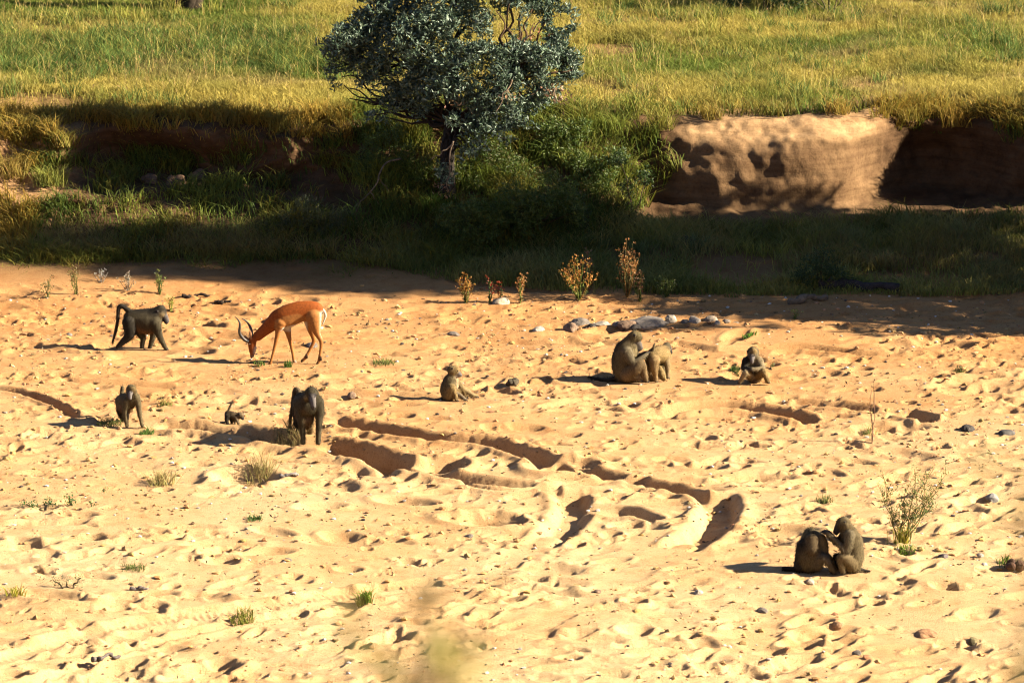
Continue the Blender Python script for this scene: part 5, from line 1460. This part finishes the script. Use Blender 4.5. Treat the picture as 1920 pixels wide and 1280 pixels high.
# ------------------------------------------------------------------ antelope
def antelope():
    B = Body('impala', .02)
    RUF, TANC, WHITE, BLK = (.31, .078, .012), (.40, .165, .045), (.66, .56, .44), (.018, .014, .012)
    B.chain([(592, 582, 0, 16), (583, 582, 0, 18), (566, 584, 0, 19.5), (550, 589, 0, 21), (536, 595, 0, 21.5), (524, 597, 0, 17.5)], RUF, .62)
    B.chain([(517, 602, 0, 15.5), (500, 616.5, 0, 11.3), (484, 630, 0, 9.2)], RUF, .62)
    B.chain([(474, 638, 0, 8.0), (473, 648, 0, 7.2), (473.5, 658, 0, 5.0), (473, 666, 0, 3.9)], RUF, .7, .012)
    B.chain([(471, 640, 0, 5.5), (469.8, 650, 0, 3.6), (470, 660, 0, 2.4)], (.12, .045, .02), .7, .008)
    B.chain([(479, 652, 0, 3.0), (477, 660, 0, 2.4)], WHITE, 1.2, .008)
    B.chain([(472, 667, 0, 2.9), (471.6, 669.5, 0, 2.3)], BLK, .9, .006)
    B.chain([(474.5, 667.5, 0, 2.4)], WHITE, 1, .006)
    B.chain([(471.5, 634, -.05, 2.2), (471, 626, -.06, 2.7), (470.4, 619, -.06, .9)], (.40, .20, .10), .45, .008)
    B.chain([(466, 636, .05, 2.2), (461, 632, .07, 2.5), (458, 630, .08, .9)], (.40, .22, .12), .5, .008)
    B.chain([(527, 606, -.05, 12), (523, 619, -.06, 6.2), (521, 630, -.06, 4.4), (517.5, 644, -.06, 3.5), (512, 665, -.06, 2.5), (508, 679, -.06, 2.9), (506.5, 682, -.06, 2.6)], TANC, .78, .013)
    B.chain([(536, 608, .05, 11), (540, 620, .06, 6.6), (542, 631, .06, 4.3), (545.5, 645, .06, 3.5), (549, 664, .06, 2.7), (550.5, 676, .06, 2.8), (552, 678.5, .06, 2.5)], TANC, .78, .013)
    B.chain([(589, 594, -.05, 15.5), (592, 611, -.06, 10.5), (596, 626, -.06, 6), (603, 640, -.06, 3.9), (601.5, 658, -.06, 2.7), (599.5, 672, -.06, 3.2), (597.5, 679, -.06, 2.8)], TANC, .72, .013)
    B.chain([(583, 598, .05, 14), (584, 616, .06, 8.5), (587, 630, .06, 4.8), (588.5, 640, .06, 3.8), (580, 657, .06, 2.7), (573.5, 669, .06, 3.1), (569, 674.5, .06, 2.7)], TANC, .72, .013)
    for x, y, d in ((506, 683.8, -.06), (553, 679.5, .06), (596.5, 682, -.06), (567, 677, .06)):
        B.chain([(x, y - 2, d, 2.7), (x - (1.5 if x < 560 and x != 553 else -1 if x == 553 else 1.5), y, d, 2.4)], BLK if x != 553 else (.5, .4, .3), .9, .006)
    for x, y, d in ((575, 667, .06), (602, 671.5, -.06)):
        B.chain([(x - .5, y - 2.5, d - .01, 2.2), (x, y + 2.5, d - .01, 2.6)], BLK, .9, .005)
    V, Q, C, fu = B.mesh(.0095)
    N = normals(V, Q)
    if N[np.argmax(V[:, 2]), 2] < 0: Q = Q[:, ::-1]; N = -N
    # coat pattern on the trunk: dark rufous saddle, paler flank, white belly and rump
    px = B.ax + V[:, 0] * B.s
    py = B.ay - (V[:, 2] * math.cos(B.dep) + V[:, 1] * math.sin(B.dep)) * B.s
    isb = ramp01(px, 505, 530) * ramp01(-py, -618, -612)
    legm = ((py > 612) | ((px > 585) & (py > 606)))
    saddle = np.interp(px, [515, 530, 560, 580, 600], [612, 594, 588, 596, 604])
    f = isb * ramp01(py, saddle - 2, saddle + 3) * (px < 592); C = C * (1 - f)[:, None] + f[:, None] * np.array(TANC)
    belly = np.interp(px, [520, 533, 575, 600], [625, 614, 603, 610])
    f = ramp01(px, 522, 534) * ramp01(-px, -580, -574) * ramp01(py, belly - 1.5, belly + 2) * ramp01(-py, -624, -618); f = f * (N[:, 2] < .2)
    C = C * (1 - f)[:, None] + f[:, None] * np.array(WHITE)
    f = ramp01(px, 598, 606) * ramp01(-py, -640, -615) * ramp01(py, 580, 590); C = C * (1 - f)[:, None] + f[:, None] * np.array(WHITE)
    f = (np.abs(np.abs(V[:, 1]) - .035) < .012) * ramp01(px, 601, 605) * ramp01(-py, -612, -606) * ramp01(py, 583, 588); C = C * (1 - f)[:, None] + f[:, None] * np.array(BLK)
    t = empty('antelope', B.A, 'slender red brown antelope grazing with curved black horns', 'antelope')
    obj('body', mesh_np('body', V, Q, np.clip(C, .01, .8), [M_HIDE], True), t)
    for pts in ([(467, 640, -.03, 3.3), (462, 638.5, -.04, 3.2), (455, 632, -.07, 3.0), (450.5, 623, -.09, 2.7), (451.5, 613, -.10, 2.3), (451, 604, -.10, 1.8), (447, 598, -.09, 1.2), (442.3, 594, -.08, .5)],
                [(471, 634, .03, 3.3), (472, 627, .04, 3.2), (471.5, 619, .07, 2.8), (468, 610, .09, 2.3), (463, 603, .10, 1.7), (458, 599, .09, 1.1), (453.5, 597, .08, .5)]):
        P = smooth_path(np.array([B.pt(*p[:3]) for p in pts]), 9); R = np.interp(np.linspace(0, 1, len(P)), np.linspace(0, 1, len(pts)), [p[3] / B.s for p in pts])
        R = R * (1 + .13 * np.sin(np.arange(len(P)) * 2.1) * np.linspace(1, 0, len(P)) ** .5)
        obj('horn', mesh_np('horn', *tube(P, R, 9, (.028, .022, .02)), [M_HORN], True), t)
    tl = smooth_path(np.array([B.pt(*p) for p in ((603, 578, 0), (609, 584, 0), (611.5, 592, 0), (609, 600, 0), (605.5, 608, 0))]), 5)
    obj('tail', mesh_np('tail', *tube(tl, np.linspace(3.0, 1.2, len(tl)) / B.s, 7, WHITE), [M_HIDE], True), t)
    for d in (-.043, .043): obj('eye', mesh_np('eye', ICO1[0] * .015, ICO1[1], None, [M_EYE], True), t, B.pt(469, 645, d))
antelope()

# ------------------------------------------------------------------ near leaves on the photographer's bank, far out of focus
def near_sprig(base, tips, label, cols, L, W, n):
    t = empty('near_shrub', base, label, 'shrub')
    st, lf = [], []
    for px, py, y in tips:
        e = px_at(px, py, y) - base
        P, R = limb((0, 0, -.05), e, .005, .002, n=5, wob=.05)
        st.append(tube(P, R, 5, (.14, .10, .04)))
        lf.append(leaves(np.repeat(e[None], n, 0) + rng.normal(size=(n, 3)) * .020, rng.normal(size=(n, 3)) + [0, 0, .3], L, W, vary(cols, n, .25)))
    obj('stems', mesh_np('stems', *join(st), [M_BARK], True), t)
    obj('leaves', mesh_np('leaves', *join(lf), [M_LEAF]), t)
near_sprig(np.array([-.05, 3.6, 12.92]), [(735, 1200, 3.7), (770, 1165, 3.7), (800, 1200, 3.6), (845, 1185, 3.7), (830, 1240, 3.6), (780, 1245, 3.5), (850, 1275, 3.6), (750, 1275, 3.6), (800, 1275, 3.5)],
           'blurred yellow brown sprig close to the viewer at the bottom edge', (.27, .22, .06), .050, .022, 3)
near_sprig(np.array([.50, 3.6, 12.92]), [(1925, 880, 3.7), (1915, 930, 3.6), (1930, 985, 3.6), (1925, 1270, 3.5), (1905, 1290, 3.5)],
           'blurred olive sprig close to the viewer at the side edge', (.20, .19, .06), .036, .018, 3)
